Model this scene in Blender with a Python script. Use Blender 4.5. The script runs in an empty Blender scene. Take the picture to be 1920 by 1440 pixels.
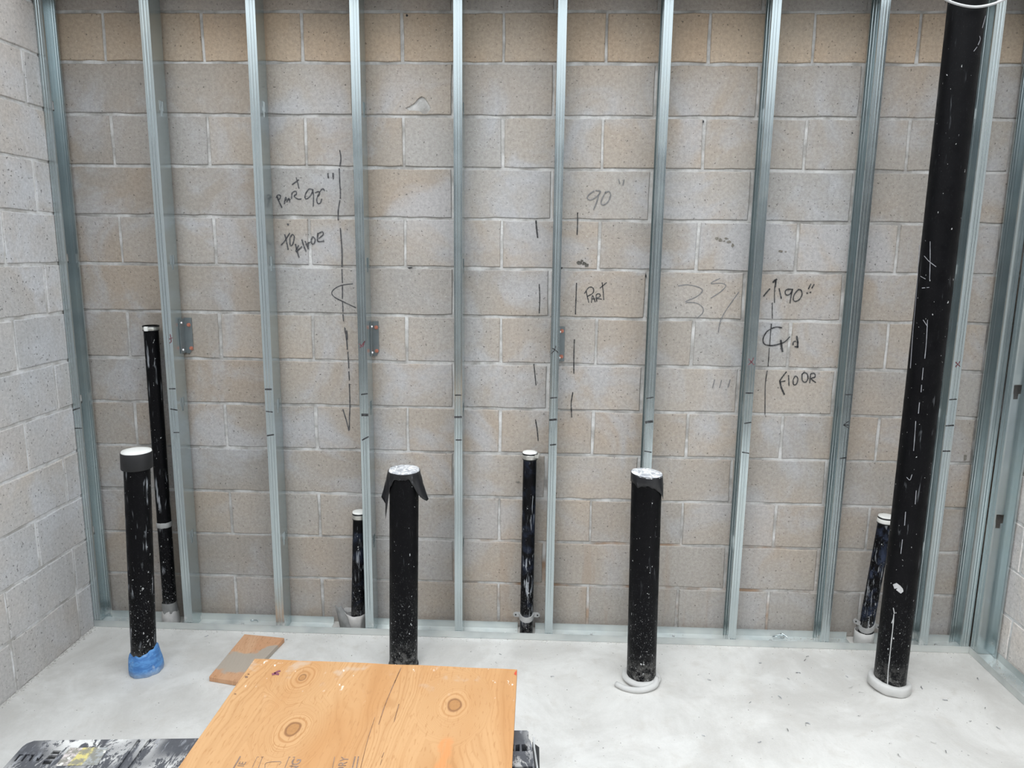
import bpy, bmesh, math, random
from mathutils import Vector, Matrix, noise
random.seed(7)
SC = bpy.context.scene
COL = SC.collection

# ------------------------------------------------------------ camera, sky, exposure
FPX = 1373.2
PITCH, YAW, ROLL = 0.1808, -0.0355, -0.0120
CAM = Vector((1.7859, -3.1237, 1.7096))
cp, sp, cy, sy = math.cos(PITCH), math.sin(PITCH), math.cos(YAW), math.sin(YAW)
cr, sr = math.cos(ROLL), math.sin(ROLL)
FWD = Vector((sy*cp, cy*cp, -sp)); _rt = Vector((cy, -sy, 0)); _dn = FWD.cross(_rt)
RIGHT = cr*_rt + sr*_dn
DOWN = -sr*_rt + cr*_dn
cam_data = bpy.data.cameras.new('camera')
cam = bpy.data.objects.new('camera', cam_data); COL.objects.link(cam)
cam_data.sensor_fit = 'HORIZONTAL'; cam_data.sensor_width = 36.0
cam_data.lens = FPX/1920*36.0
cam_data.clip_start = 0.05
m = Matrix.Identity(4)
for r in range(3):
    m[r][0] = RIGHT[r]; m[r][1] = -DOWN[r]; m[r][2] = -FWD[r]; m[r][3] = CAM[r]
cam.matrix_world = m
SC.camera = cam

world = bpy.data.worlds.new('overcast_sky'); SC.world = world
world.use_nodes = True
bg = world.node_tree.nodes['Background']
bg.inputs['Color'].default_value = (0.90, 0.955, 1.0, 1)
# overcast sky: three times brighter overhead than at the horizon, (1 + 2 sin elevation) / 3
_wt = world.node_tree
_g = _wt.nodes.new('ShaderNodeTexCoord'); _s = _wt.nodes.new('ShaderNodeSeparateXYZ'); _m = _wt.nodes.new('ShaderNodeMapRange')
_wt.links.new(_g.outputs['Generated'], _s.inputs[0]); _wt.links.new(_s.outputs['Z'], _m.inputs[0])
for _i, _v in enumerate((0., 1., .42, 1.68)): _m.inputs[_i+1].default_value = _v
_wt.links.new(_m.outputs[0], bg.inputs['Strength'])
sun_data = bpy.data.lights.new('veiled_sun', 'SUN'); sun_data.energy = .4; sun_data.angle = math.radians(36); sun_data.color = (1., .985, .96)
sun = bpy.data.objects.new('veiled_sun', sun_data); COL.objects.link(sun)
sun.rotation_euler = Vector((.36, .74, -.74)).to_track_quat('-Z', 'Y').to_euler()      # thin sun through cloud, from behind the camera's left shoulder
SC.view_settings.view_transform = 'Standard'
SC.view_settings.look = 'None'
SC.view_settings.gamma = 1.0
SC.view_settings.use_curve_mapping = False
SC.view_settings.exposure = 1.25

def at(u, v, x=None, y=None, z=None):
    """point of a real plane (x=, y= or z= constant) seen at photograph pixel u, v"""
    d = RIGHT*((u-960)/FPX) + DOWN*((v-720)/FPX) + FWD
    if x is not None: t = (x-CAM.x)/d.x
    elif y is not None: t = (y-CAM.y)/d.y
    else: t = (z-CAM.z)/d.z
    return CAM + d*t

# ------------------------------------------------------------ node helpers
class NT:
    def __init__(s, name):
        s.m = bpy.data.materials.new(name); s.m.use_nodes = True
        s.t = s.m.node_tree; s.t.nodes.clear()
        s.out = s.t.nodes.new('ShaderNodeOutputMaterial')
        s.b = s.t.nodes.new('ShaderNodeBsdfPrincipled')
        s.t.links.new(s.b.outputs[0], s.out.inputs[0])
        s.b.inputs['Roughness'].default_value = .7
    def put(s, sock, v):
        if hasattr(v, 'is_output'): s.t.links.new(v, sock)
        elif isinstance(v, (tuple, list)) and len(v) == 3 and sock.type == 'RGBA': sock.default_value = (*v, 1)
        else: sock.default_value = v
    def set(s, **k):
        for n, v in k.items(): s.put(s.b.inputs[n.replace('_', ' ')], v)
        return s
    def pos(s):
        return s.t.nodes.new('ShaderNodeNewGeometry').outputs['Position']
    def obj(s):
        return s.t.nodes.new('ShaderNodeTexCoord').outputs['Object']
    def objcol(s):
        return s.t.nodes.new('ShaderNodeObjectInfo').outputs['Color']
    def rnd(s):
        return s.t.nodes.new('ShaderNodeObjectInfo').outputs['Random']
    def sca(s, vec, sc, off=(0, 0, 0)):
        n = s.t.nodes.new('ShaderNodeMapping'); s.put(n.inputs[0], vec)
        n.inputs['Scale'].default_value = sc; n.inputs['Location'].default_value = off
        return n.outputs[0]
    def noise(s, vec, scale, detail=3, rough=.55, dist=0):
        n = s.t.nodes.new('ShaderNodeTexNoise'); s.put(n.inputs['Vector'], vec)
        n.inputs['Scale'].default_value = scale; n.inputs['Detail'].default_value = detail
        n.inputs['Roughness'].default_value = rough; n.inputs['Distortion'].default_value = dist
        return n.outputs[0]
    def voro(s, vec, scale, feat='F1'):
        n = s.t.nodes.new('ShaderNodeTexVoronoi'); s.put(n.inputs['Vector'], vec)
        n.inputs['Scale'].default_value = scale; n.feature = feat
        return n.outputs['Distance']
    def rng(s, v, a, b, c=0., d=1., smooth=True):
        n = s.t.nodes.new('ShaderNodeMapRange'); n.interpolation_type = 'SMOOTHSTEP' if smooth else 'LINEAR'
        for i, x in enumerate((v, a, b, c, d)): s.put(n.inputs[i], x)
        return n.outputs[0]
    def math(s, op, a, b=0., c=0.):
        n = s.t.nodes.new('ShaderNodeMath'); n.operation = op
        for i, x in enumerate((a, b, c)): s.put(n.inputs[i], x)
        return n.outputs[0]
    def mix(s, f, a, b, blend='MIX'):
        n = s.t.nodes.new('ShaderNodeMix'); n.data_type = 'RGBA'; n.blend_type = blend
        s.put(n.inputs[0], f); s.put(n.inputs[6], a); s.put(n.inputs[7], b)
        return n.outputs[2]
    def xyz(s, v):
        n = s.t.nodes.new('ShaderNodeSeparateXYZ'); s.put(n.inputs[0], v); return n.outputs
    def bump(s, h, strength=.3, dist=.002):
        n = s.t.nodes.new('ShaderNodeBump'); s.put(n.inputs['Height'], h)
        n.inputs['Strength'].default_value = strength; n.inputs['Distance'].default_value = dist
        s.t.links.new(n.outputs[0], s.b.inputs['Normal'])
        return s

def plain(name, c, rough=.6, metal=0., var=.12, scale=40, bump=.15):
    n = NT(name); p = n.obj()
    f = n.noise(p, scale, 4)
    n.set(Base_Color=n.mix(f, tuple(x*(1-var) for x in c), tuple(min(1, x*(1+var)) for x in c)), Roughness=rough, Metallic=metal)
    if bump: n.bump(n.noise(p, scale*4, 3), bump, .001)
    return n.m

# ---- masonry
def block_material(name='concrete_block', wash_c=(.43, .435, .455), grey_c=(.28, .28, .28)):
    n = NT(name); p = n.pos()
    base = n.objcol()
    warm = n.noise(p, 2.2, 3)
    c = n.mix(n.rng(warm, .38, .66, 0, .55), base, n.mix(1, base, (1.10, .98, .86), 'MULTIPLY'))
    wash = n.noise(p, 3.1, 4, .6, .6)                       # pale mortar wash wiped over the faces
    wz = n.xyz(p)[2]
    c = n.mix(n.math('MULTIPLY', n.rng(wash, .44, .66, 0, .68), n.math('MULTIPLY', n.rng(wz, 2.25, 2.5, 1, .1), n.rng(wz, .2, 1.0, .6, 1))), c, wash_c)
    grey = n.noise(p, 1.7, 3, .5, .4)
    c = n.mix(n.rng(grey, .54, .74, 0, .35), c, grey_c)
    mott = n.noise(p, 75, 5, .75)
    c = n.mix(1, c, n.mix(n.rng(mott, .3, .7), (.85, .85, .85), (1.13, 1.13, 1.13)), 'MULTIPLY')
    pores = n.noise(p, 95, 2, .5)
    c = n.mix(n.rng(pores, .655, .72, 0, .66), c, (.07, .065, .06))
    pale = n.noise(n.sca(p, (1, 1, 1), (5, 3, 1)), 120, 2, .5)
    c = n.mix(n.rng(pale, .68, .74, 0, .4), c, (.66, .65, .62))
    # rust coloured streaks washed down the lower courses
    x, y, z = n.xyz(p)
    band = n.math('MULTIPLY', n.rng(x, 1.3, 1.75), n.rng(x, 3.0, 2.6))
    st = n.noise(n.sca(p, (7, 1, .9)), 1.6, 3, .6)
    low = n.rng(z, .62, .30)
    c = n.mix(n.math('MULTIPLY', n.math('MULTIPLY', band, low), n.rng(st, .52, .70, 0, .34)), c, (.34, .235, .155))
    dirt = n.noise(n.sca(p, (6, 6, .7)), 2.0, 3, .6)
    c = n.mix(n.math('MULTIPLY', n.rng(z, .75, .1), n.rng(dirt, .45, .75, .06, .34)), c, (.30, .275, .245))
    n.set(Base_Color=c, Roughness=.93)
    h = n.math('ADD', n.noise(p, 170, 3, .7), n.math('MULTIPLY', n.rng(pores, .66, .74), -1.2))
    n.bump(n.math('ADD', h, n.math('MULTIPLY', n.noise(p, 22, 2), 1.2)), .55, .0025)
    return n.m
M_BLOCK = block_material()
M_BLOCK_SIDE = block_material('pale_concrete_block', (.60, .61, .64), (.42, .42, .42))  # same blocks, with the brighter light on the side walls painted in

def mortar_material(name='mortar', k=1.):
    n = NT(name); p = n.pos()
    f = n.noise(p, 9, 4, .6)
    c = n.mix(n.rng(f, .35, .65), tuple(k*q for q in (.33, .318, .30)), tuple(min(.78, k*q) for q in (.61, .605, .595)))
    x, y, z = n.xyz(p)
    rust = n.math('MULTIPLY', n.math('MULTIPLY', n.rng(x, 1.2, 1.6), n.rng(x, 3.2, 2.8)), n.rng(z, .46, .41))
    c = n.mix(n.math('MULTIPLY', rust, n.rng(n.noise(p, 6, 3), .42, .62, .0, .8)), c, (.34, .21, .12))
    n.set(Base_Color=c, Roughness=.95)
    n.bump(n.math('ADD', n.noise(p, 90, 4, .7), n.math('MULTIPLY', n.noise(p, 18, 2), 2)), .8, .005)
    return n.m
M_MORTAR = mortar_material()
M_MORTAR_SIDE = mortar_material('pale_mortar', 1.42)  # same mortar, lightened to go with the painted-in side wall light

def concrete_floor():
    n = NT('concrete_floor'); p = n.pos()
    a = n.noise(p, 2.6, 6, .68, .5); b = n.noise(p, 11, 5, .65, .4); d = n.noise(p, 160, 3, .6)
    c = n.mix(n.rng(a, .32, .68), (.48, .465, .44), (.625, .613, .588))
    c = n.mix(n.rng(b, .50, .74, 0, .6), c, (.49, .465, .43))
    c = n.mix(n.rng(n.noise(n.sca(p, (1, 1, 1), (4, 7, 0)), 3.5, 4, .6, .5), .56, .70, 0, .5), c, (.67, .665, .645))
    c = n.mix(1, c, n.mix(d, (.93, .93, .93), (1.06, 1.06, 1.06)), 'MULTIPLY')
    scr = n.noise(n.sca(p, (1.3, 9, 1)), 7, 3, .6)
    c = n.mix(n.rng(scr, .64, .74, 0, .25), c, (.46, .44, .41))
    sp_ = n.noise(p, 70, 1)
    c = n.mix(n.rng(sp_, .74, .78, 0, .6), c, (.2, .19, .18))
    n.set(Base_Color=c, Roughness=n.rng(b, .3, .7, .55, .75))
    n.bump(n.math('ADD', n.noise(p, 130, 3), n.math('MULTIPLY', b, 2)), .25, .002)
    return n.m
M_FLOOR = concrete_floor()

def galvanised(name='galvanised_steel', dusty=0.):
    n = NT(name); p = n.pos()
    st = n.noise(n.sca(p, (1, 1, .10)), 26, 2, .5)
    pt = n.noise(p, 5, 3, .6)
    c = n.mix(st, (.46, .535, .555), (.54, .60, .61))
    c = n.mix(n.rng(pt, .5, .75, 0, .5), c, (.53, .58, .565))
    d0 = n.rng(n.xyz(p)[2], .10, .01)
    dust = n.math('MULTIPLY', n.rng(n.noise(p, 14-8*dusty, 2, .5), .50-.25*dusty, .72-.06*dusty, .45*dusty, 1-.15*dusty), d0)
    c = n.mix(n.math('MULTIPLY', dust, .85), c, (.62, .62, .59))
    n.set(Base_Color=c, Metallic=n.rng(dust, 0, 1, .88, .25), Roughness=n.rng(pt, .3, .7, .19, .27))
    return n.m
M_STEEL = galvanised()
M_TRACK = galvanised('dusty_galvanised_track', 1.)
M_BRACKET = plain('dull_zinc_plate', (.25, .28, .29), .45, .7, .2, 30)
M_COPPER = plain('orange_screw', (.55, .22, .15), .45, .35, .15, 200, 0)
M_ZINC = plain('bright_zinc', (.75, .76, .77), .3, .8, .1, 60, 0)

def pipe_material(name, splat=.5, streak=.3, blue=0., ks=62):
    n = NT(name); p = n.pos(); z = n.xyz(p)[2]
    c = n.mix(n.noise(p, 12, 3), (.0022, .0022, .0026), (.0050, .0050, .0060))
    low = n.rng(z, .75, .02, 0., 1.)
    sp1 = n.noise(n.sca(p, (1, 1, .7)), 105, 2, .5)
    thr = n.math('SUBTRACT', .745 - .03*splat, n.math('MULTIPLY', low, .075*splat))
    s1 = n.rng(sp1, thr, n.math('ADD', thr, .02))
    c = n.mix(n.math('MULTIPLY', s1, .8), c, (.52, .52, .52))
    sp2 = n.noise(n.sca(p, (1, 1, .6), (3, 1, 2)), 230, 2, .6)
    s2 = n.math('MULTIPLY', n.rng(sp2, .60, .70), n.rng(z, .55, .0, .05, .9))
    c = n.mix(n.math('MULTIPLY', s2, .55*min(1, splat+.2)), c, (.36, .36, .36))
    k = n.noise(n.sca(p, (1, 1, .13)), ks, 3, .55, .6)
    s3 = n.math('MULTIPLY', n.rng(k, .655 - .07*streak, .75 - .07*streak), n.rng(n.noise(p, 9, 2, .5), .40, .60))
    c = n.mix(n.math('MULTIPLY', s3, min(1, streak)*.75), c, (.42, .44, .47))  # plaster smears; on the film-wrapped pipes, painted sheen
    if blue: c = n.mix(n.rng(n.noise(p, 16, 3, .6, .5), .46, .68, 0, blue), c, (.06, .08, .14))
    dust = n.math('MULTIPLY', n.rng(z, .16, 0., 0, .55), n.rng(n.noise(p, 40, 4, .7), .4, .65))
    c = n.mix(n.math('MULTIPLY', dust, .6), c, (.40, .39, .37))
    n.set(Base_Color=c, Roughness=n.rng(n.noise(p, 20, 3), .3, .7, .36, .58))
    n.bump(n.math('ADD', s1, n.math('ADD', s3, n.noise(p, 120, 2))), .25, .0012)
    n.b.inputs['Specular IOR Level'].default_value = .10
    return n.m
M_PIPE = pipe_material('black_pipe_plastic', .62, .15)
M_PIPE_DIRTY = pipe_material('black_pipe_splashed', .75, .9)
M_PIPE_CLEAN = pipe_material('black_pipe_scuffed', .42, .28)
M_PIPE_WRAP = pipe_material('black_pipe_in_film', .5, 1.25, .2, 105)  # pale streaks paint the sheen of the wrinkled film
M_PIPE_BLUE = pipe_material('black_pipe_in_blue_film', .8, 1.25, .55, 105)  # film sheen painted in here too, as whitish blue streaks
M_PLUG = plain('white_plaster_plug', (.78, .775, .74), .6, 0, .08, 60)
M_CLAMP = plain('clamp_band', (.58, .57, .53), .35, .75, .2, 60)
M_RUBBER = plain('black_rubber', (.012, .012, .013), .6, 0, .3, 40)
M_FOAM = plain('grey_foam', (.50, .495, .48), .85, 0, .14, 25, .4)
M_STRAP = plain('grey_plastic_strap', (.34, .34, .335), .6, 0, .25, 50, .3)
M_PAPER = plain('dusty_grey_wrap', (.50, .485, .47), .85, 0, .22, 30, .4)
M_CLOTH = plain('dark_grey_wrap', (.22, .22, .215), .85, 0, .4, 30, .5)

def tape_top_material():
    n = NT('silver_tape_top'); p = n.pos()
    f = n.noise(p, 38, 4, .6, 1.2)
    n.set(Base_Color=n.mix(n.rng(f, .40, .62), (.36, .37, .40), (.88, .88, .88)), Roughness=.42, Metallic=0.)
    n.bump(f, .7, .004); return n.m
M_TAPETOP = tape_top_material()

def film_material():
    n = NT('black_plastic_film'); p = n.pos()
    f = n.noise(n.sca(p, (1, 1, .4)), 45, 3, .6, .5)
    n.set(Base_Color=n.mix(n.rng(f, .62, .72), (.010, .010, .012), (.13, .13, .15)), Roughness=.34)
    n.bump(f, .5, .003); return n.m
M_FILM = film_material()

def blue_tape():
    n = NT('blue_tape'); p = n.pos(); z = n.xyz(p)[2]
    f = n.noise(n.sca(p, (1, 1, 2.5)), 22, 4, .6, .8)
    c = n.mix(n.rng(f, .35, .65), (.045, .155, .40), (.10, .28, .58))
    c = n.mix(n.rng(n.noise(p, 26, 4, .6), .58, .72, 0, .6), c, (.50, .58, .66))
    c = n.mix(n.rng(z, .035, .0, 0, .55), c, (.34, .38, .42))
    n.set(Base_Color=c, Roughness=.55); n.bump(f, .6, .004); return n.m
M_BLUE = blue_tape()

def ink(name, c): 
    n = NT(name); p = n.pos()
    n.set(Base_Color=n.mix(n.rng(n.noise(p, 90, 3), .35, .7), c, tuple(min(1, x+.07) for x in c)), Roughness=.8); return n.m
M_INK = ink('black_marker', (.012, .012, .014))
M_INK_MID = ink('dry_marker', (.045, .045, .05))
M_PENCIL = ink('grey_pencil', (.15, .15, .155))
M_INK_RED = ink('red_marker', (.12, .03, .04))
M_STAIN = ink('dark_stain', (.055, .05, .04))

def wood_grain(name, knots, tan=(.385, .193, .071), dark=(.272, .118, .033), pale=(.43, .245, .108), paint=False):
    """rotary-cut veneer: grain runs along y, rings wrap the knots; object coordinates in metres"""
    n = NT(name); p = n.obj(); x, y, z = n.xyz(p)
    wob = n.noise(n.sca(p, (3.2, .9, 1)), 2.0, 3, .5)
    phi = n.math('ADD', x, n.math('MULTIPLY', wob, .16))
    core = None; halo = None
    for (kx, ky, r, R) in knots:
        v = n.sca(p, (1, .62, 0), (-kx, -ky*.62, 0))
        ln = n.t.nodes.new('ShaderNodeVectorMath'); ln.operation = 'LENGTH'; n.put(ln.inputs[0], v)
        d0 = ln.outputs['Value']
        d = n.math('ADD', d0, n.math('MULTIPLY', n.math('SUBTRACT', n.noise(p, 14, 2), .5), .018))
        msk = n.rng(d, R, R*.35)
        phi_n = n.math('MULTIPLY', d, .95)
        phi = n.math('ADD', n.math('MULTIPLY', phi, n.math('SUBTRACT', 1., msk)), n.math('MULTIPLY', phi_n, msk))
        k = n.rng(d, r*1.12, r*.95); h = n.rng(d, R*.9, r)
        rim = n.math('MULTIPLY', n.rng(d, r*1.35, r*1.05), n.rng(d, r*.8, r*.95))
        core = (k, rim) if core is None else (n.math('MAXIMUM', core[0], k), n.math('MAXIMUM', core[1], rim))
        halo = h if halo is None else n.math('MAXIMUM', halo, h)
    w = n.math('SINE', n.math('MULTIPLY', phi, 620.))
    w2 = n.math('SINE', n.math('MULTIPLY', phi, 150.))
    ring = n.rng(w, .25, 1., 0, 1)
    big = n.noise(n.sca(p, (5, 1.2, 1)), 1.5, 3, .5)
    c = n.mix(n.rng(big, .35, .65), tan, pale)
    vary = n.rng(n.noise(n.sca(p, (2.5, 1.5, 1)), 3, 2), .4, .65, .08, .36)
    c = n.mix(n.math('MULTIPLY', ring, vary), c, dark)
    c = n.mix(n.math('MULTIPLY', n.rng(w2, .3, 1), .16), c, dark)
    fib = n.noise(n.sca(p, (75, 13, 1)), 3.0, 2, .5)
    c = n.mix(n.rng(fib, .585, .68, 0, .62), c, (.32, .155, .055))
    if halo is not None:
        c = n.mix(n.math('MULTIPLY', n.math('MULTIPLY', halo, n.rng(w, -.1, 1.)), .45), c, (.30, .13, .035))
        c = n.mix(core[0], c, n.mix(n.noise(p, 160, 3), (.24, .11, .035), (.38, .19, .065))); c = n.mix(n.math('MULTIPLY', core[1], .6), c, (.13, .05, .018))
    if paint:
        # resin run below the right knot, white paint flecks along the back edge
        rs = n.math('MULTIPLY', n.rng(n.math('ABSOLUTE', n.math('SUBTRACT', n.math('ADD', x, n.math('MULTIPLY', n.noise(p, 30, 3), .03)), paint[0]+.015)), .016, .006), n.math('MULTIPLY', n.rng(y, paint[1]-.24, paint[1]-.17), n.rng(y, paint[1]-.10, paint[1]-.12)))
        c = n.mix(n.math('MULTIPLY', rs, n.rng(n.noise(n.sca(p, (60, 8, 1)), 2, 3), .35, .5, .2, .8)), c, (.48, .19, .06))
        fl = n.math('MULTIPLY', n.rng(n.noise(n.sca(p, (1, .5, 1)), 48, 3, .6), .645, .70), n.rng(y, -.17, -.03, 0, .9))
        c = n.mix(n.math('MULTIPLY', fl, n.rng(n.noise(p, 5, 2), .42, .6)), c, (.80, .77, .72))
        gr = n.math('MULTIPLY', n.rng(n.noise(p, 13, 3, .6), .58, .70), n.rng(y, -.16, -.02, 0, .45))
        c = n.mix(gr, c, (.42, .36, .30))
    n.set(Base_Color=c, Roughness=.62)
    n.bump(n.math('ADD', fib, n.math('MULTIPLY', ring, .4)), .2, .0012)
    return n

def table_plastic():
    n = NT('plastered_black_plastic'); p = n.obj()
    c = n.mix(n.noise(p, 30, 3), (.030, .031, .036), (.062, .064, .074))
    a = n.noise(n.sca(p, (9, 3.0, 3)), 3.2, 6, .8, .5)
    patch = n.rng(n.noise(p, 6, 2, .5), .40, .58)
    sm = n.math('MULTIPLY', n.rng(a, .485, .52), patch)
    c = n.mix(n.math('MULTIPLY', sm, .85), c, (.56, .55, .53))
    scr = n.noise(n.sca(p, (22, 5, 5)), 4, 4, .7)
    c = n.mix(n.rng(scr, .55, .68, 0, .5), c, (.26, .27, .29))
    n.set(Base_Color=c, Roughness=.5)
    n.bump(n.math('ADD', sm, n.noise(p, 200, 2)), .4, .002); return n.m
M_TABLE = table_plastic()
M_TABLE_SIDE = plain('black_plastic', (.010, .010, .011), .5, 0, .3, 30)

# ------------------------------------------------------------ object helpers
def link(name, me, mat=None, parent=None):
    o = bpy.data.objects.new(name, me); COL.objects.link(o)
    if mat is not None and me is not None:
        for x in (mat if isinstance(mat, (list, tuple)) else [mat]): me.materials.append(x)
    if parent is not None: o.parent = parent
    return o
def mesh(name, verts, faces, mat=None, parent=None, smooth=False):
    me = bpy.data.meshes.new(name); me.from_pydata([tuple(v) for v in verts], [], faces); me.update()
    if smooth:
        for f in me.polygons: f.use_smooth = True
    return link(name, me, mat, parent)
def from_bm(name, bm, mat=None, parent=None, smooth=False):
    me = bpy.data.meshes.new(name); bmesh.ops.recalc_face_normals(bm, faces=bm.faces[:]); bm.to_mesh(me); bm.free()
    if smooth:
        for f in me.polygons: f.use_smooth = True
    return link(name, me, mat, parent)
def thing(name, label, cat, loc=(0, 0, 0), group=None):
    o = bpy.data.objects.new(name, None); COL.objects.link(o); o.location = loc; o.empty_display_size = .1
    return tag(o, label, cat, group)
def tag(o, label, cat, group=None):
    o['label'] = label; o['category'] = cat
    if group: o['group'] = group
    return o
def struct(o, label=None):
    o['kind'] = 'structure'
    if label: o['label'] = label
    return o
def box(bm, x0, x1, y0, y1, z0, z1, bev=0.):
    r = bmesh.ops.create_cube(bm, size=1)
    for v in r['verts']:
        v.co = Vector(((x0+x1)/2+(x1-x0)*v.co.x, (y0+y1)/2+(y1-y0)*v.co.y, (z0+z1)/2+(z1-z0)*v.co.z))
    if bev:
        es = list({e for v in r['verts'] for e in v.link_edges})
        bmesh.ops.bevel(bm, geom=es, offset=bev, segments=2, affect='EDGES', profile=.6)
def prism(bm, pts, z0, z1):
    """outline in x, y pulled up from z0 to z1"""
    a = [bm.verts.new((p[0], p[1], z0)) for p in pts]; b = [bm.verts.new((p[0], p[1], z1)) for p in pts]
    bm.faces.new(a[::-1]); top = bm.faces.new(b)
    for i in range(len(pts)):
        j = (i+1) % len(pts); bm.faces.new((a[i], a[j], b[j], b[i]))
    return top
def lathe_data(rings, seg=40, centre=lambda z: (0, 0), wob=None, cap0=True, cap1=True, split=True):
    """rings: (radius, z); returns verts, faces, smooth flags"""
    V = []; F = []; S = []
    idx = []
    for k, (r, z) in enumerate(rings):
        cx, cyy = centre(z); row = []
        for i in range(seg):
            a = 2*math.pi*i/seg; rr = r; zz = z
            if wob: rr, zz = wob(k, a, r, z)
            row.append(len(V)); V.append((cx+rr*math.cos(a), cyy+rr*math.sin(a), zz))
        idx.append(row)
    for k in range(len(rings)-1):
        for i in range(seg):
            j = (i+1) % seg
            F.append((idx[k][i], idx[k][j], idx[k+1][j], idx[k+1][i])); S.append(True)
    for flag, k in ((cap0, 0), (cap1, len(rings)-1)):
        if not flag: continue
        row = []
        for q in idx[k]: row.append(len(V)); V.append(V[q])
        F.append(tuple(row if k else row[::-1])); S.append(False)
    return V, F, S
def lathe(name, rings, mat, parent=None, **kw):
    V, F, S = lathe_data(rings, **kw)
    me = bpy.data.meshes.new(name); me.from_pydata(V, [], F); me.update()
    for f, s in zip(me.polygons, S): f.use_smooth = s
    return link(name, me, mat, parent)
def catmull(pts, n=5):
    if len(pts) < 3: return [Vector(p) for p in pts]
    P = [Vector(p) for p in pts]; P = [2*P[0]-P[1]] + P + [2*P[-1]-P[-2]]; out = []
    for i in range(1, len(P)-2):
        for k in range(n):
            t = k/n; a, b, c, d = P[i-1], P[i], P[i+1], P[i+2]
            out.append(.5*((2*b)+(c-a)*t+(2*a-5*b+4*c-d)*t*t+(3*b-a-3*c+d)*t**3))
    out.append(P[-2]); return out
def tube(bm, pts, r, seg=8, caps=True):
    pts = [Vector(p) for p in pts]; rows = []
    up = Vector((0.13, 0.21, .97))
    for i, p in enumerate(pts):
        d = (pts[min(i+1, len(pts)-1)]-pts[max(i-1, 0)]).normalized()
        s = d.cross(up).normalized() if abs(d.dot(up)) < .98 else d.cross(Vector((1, 0, 0))).normalized()
        t = s.cross(d); rr = r(i/(len(pts)-1)) if callable(r) else r
        rows.append([bm.verts.new(p+s*math.cos(2*math.pi*k/seg)*rr+t*math.sin(2*math.pi*k/seg)*rr) for k in range(seg)])
    for a, b in zip(rows, rows[1:]):
        for k in range(seg): bm.faces.new((a[k], a[(k+1) % seg], b[(k+1) % seg], b[k]))
    if caps: bm.faces.new(rows[0][::-1]); bm.faces.new(rows[-1])
def ribbon_data(strokes, toP, w, V, F, px=True):
    """strokes of (u, v) pixels laid as flat ink on a plane; toP maps to 3D; w in pixels"""
    for s in strokes:
        ww = w
        if isinstance(s, tuple) and isinstance(s[0], (int, float)): ww, s = s[0], s[1]
        P = catmull([(a, b, 0) for a, b in s], 4) if len(s) > 2 else [Vector((*s[0], 0)), Vector((*s[1], 0))]
        L = []; 
        for i, p in enumerate(P):
            d = (P[min(i+1, len(P)-1)]-P[max(i-1, 0)]); d.normalize()
            nrm = Vector((-d.y, d.x, 0))*(ww/2*(1+.18*math.sin(i*1.9+p.x)))
            ext = d*(ww*.3)*(-1 if i == 0 else (1 if i == len(P)-1 else 0))
            L.append((p+nrm+ext, p-nrm+ext))
        b = len(V)
        for a, c in L: V.append(toP(a.x, a.y)); V.append(toP(c.x, c.y))
        for i in range(len(L)-1): F.append((b+2*i, b+2*i+1, b+2*i+3, b+2*i+2))
def ink_marks(name, strokes, toP, w, mat, parent):
    V = []; F = []; ribbon_data(strokes, toP, w, V, F)
    return mesh(name, V, F, mat, parent)

# ------------------------------------------------------------ room shell
XL, XR = -0.2136, 3.790
COURSE = [2.843, 2.641, 2.4478, 2.2437, 2.0392, 1.8352, 1.6318, 1.4296, 1.2259, 1.0262, 0.8250, 0.6215, 0.4172, 0.2122, -0.0086]
fb = bmesh.new(); box(fb, XL-3., XR+4., -3.7, .25, -.2, 0)
floor = struct(from_bm('floor', fb, M_FLOOR), 'pale grey concrete slab floor with scattered metal shavings')
gb = bmesh.new(); box(gb, XL-3., XR+4., -6.8, -3.7, -.25, -.06)
ground = struct(from_bm('ground', gb, plain('dark_soil', (.075, .07, .06), .95, 0, .3, 6, .5)), 'dark bare ground beyond the slab')  # unseen ground, added dark for its reflection in the studs
wb = bmesh.new(); box(wb, XL-.22, XR+.22, .005, .20, -.2, 3.1)
wall_back = struct(from_bm('wall_back', wb, M_MORTAR), 'tan and grey concrete block wall behind the steel studs')
wl = bmesh.new(); box(wl, XL-.20, XL-.005, -3.35, .0045, -.2, 3.1)
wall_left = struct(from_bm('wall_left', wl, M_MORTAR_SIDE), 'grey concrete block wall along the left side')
wr = bmesh.new(); box(wr, XR+.003, XR+.20, -1.45, .0045, -.2, 3.1)
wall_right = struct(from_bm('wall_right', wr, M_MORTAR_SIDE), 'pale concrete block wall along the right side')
wf = bmesh.new(); box(wf, XL-3., XR+4., -6.8, -6.6, -.2, 3.5)
wall_front_added = struct(from_bm('wall_front', wf, plain('weathered_render', (.06, .06, .06), .9, 0, .2, 3)), 'concrete wall behind the camera')  # unseen wall, added so the middle of the studs reflects something dark
ce = bmesh.new(); box(ce, XL-.2, XR+.2, -.24, .2, 2.722, 2.95)
ceiling = struct(from_bm('ceiling', ce, M_FLOOR), 'concrete deck edge above the stud frame')

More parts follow.
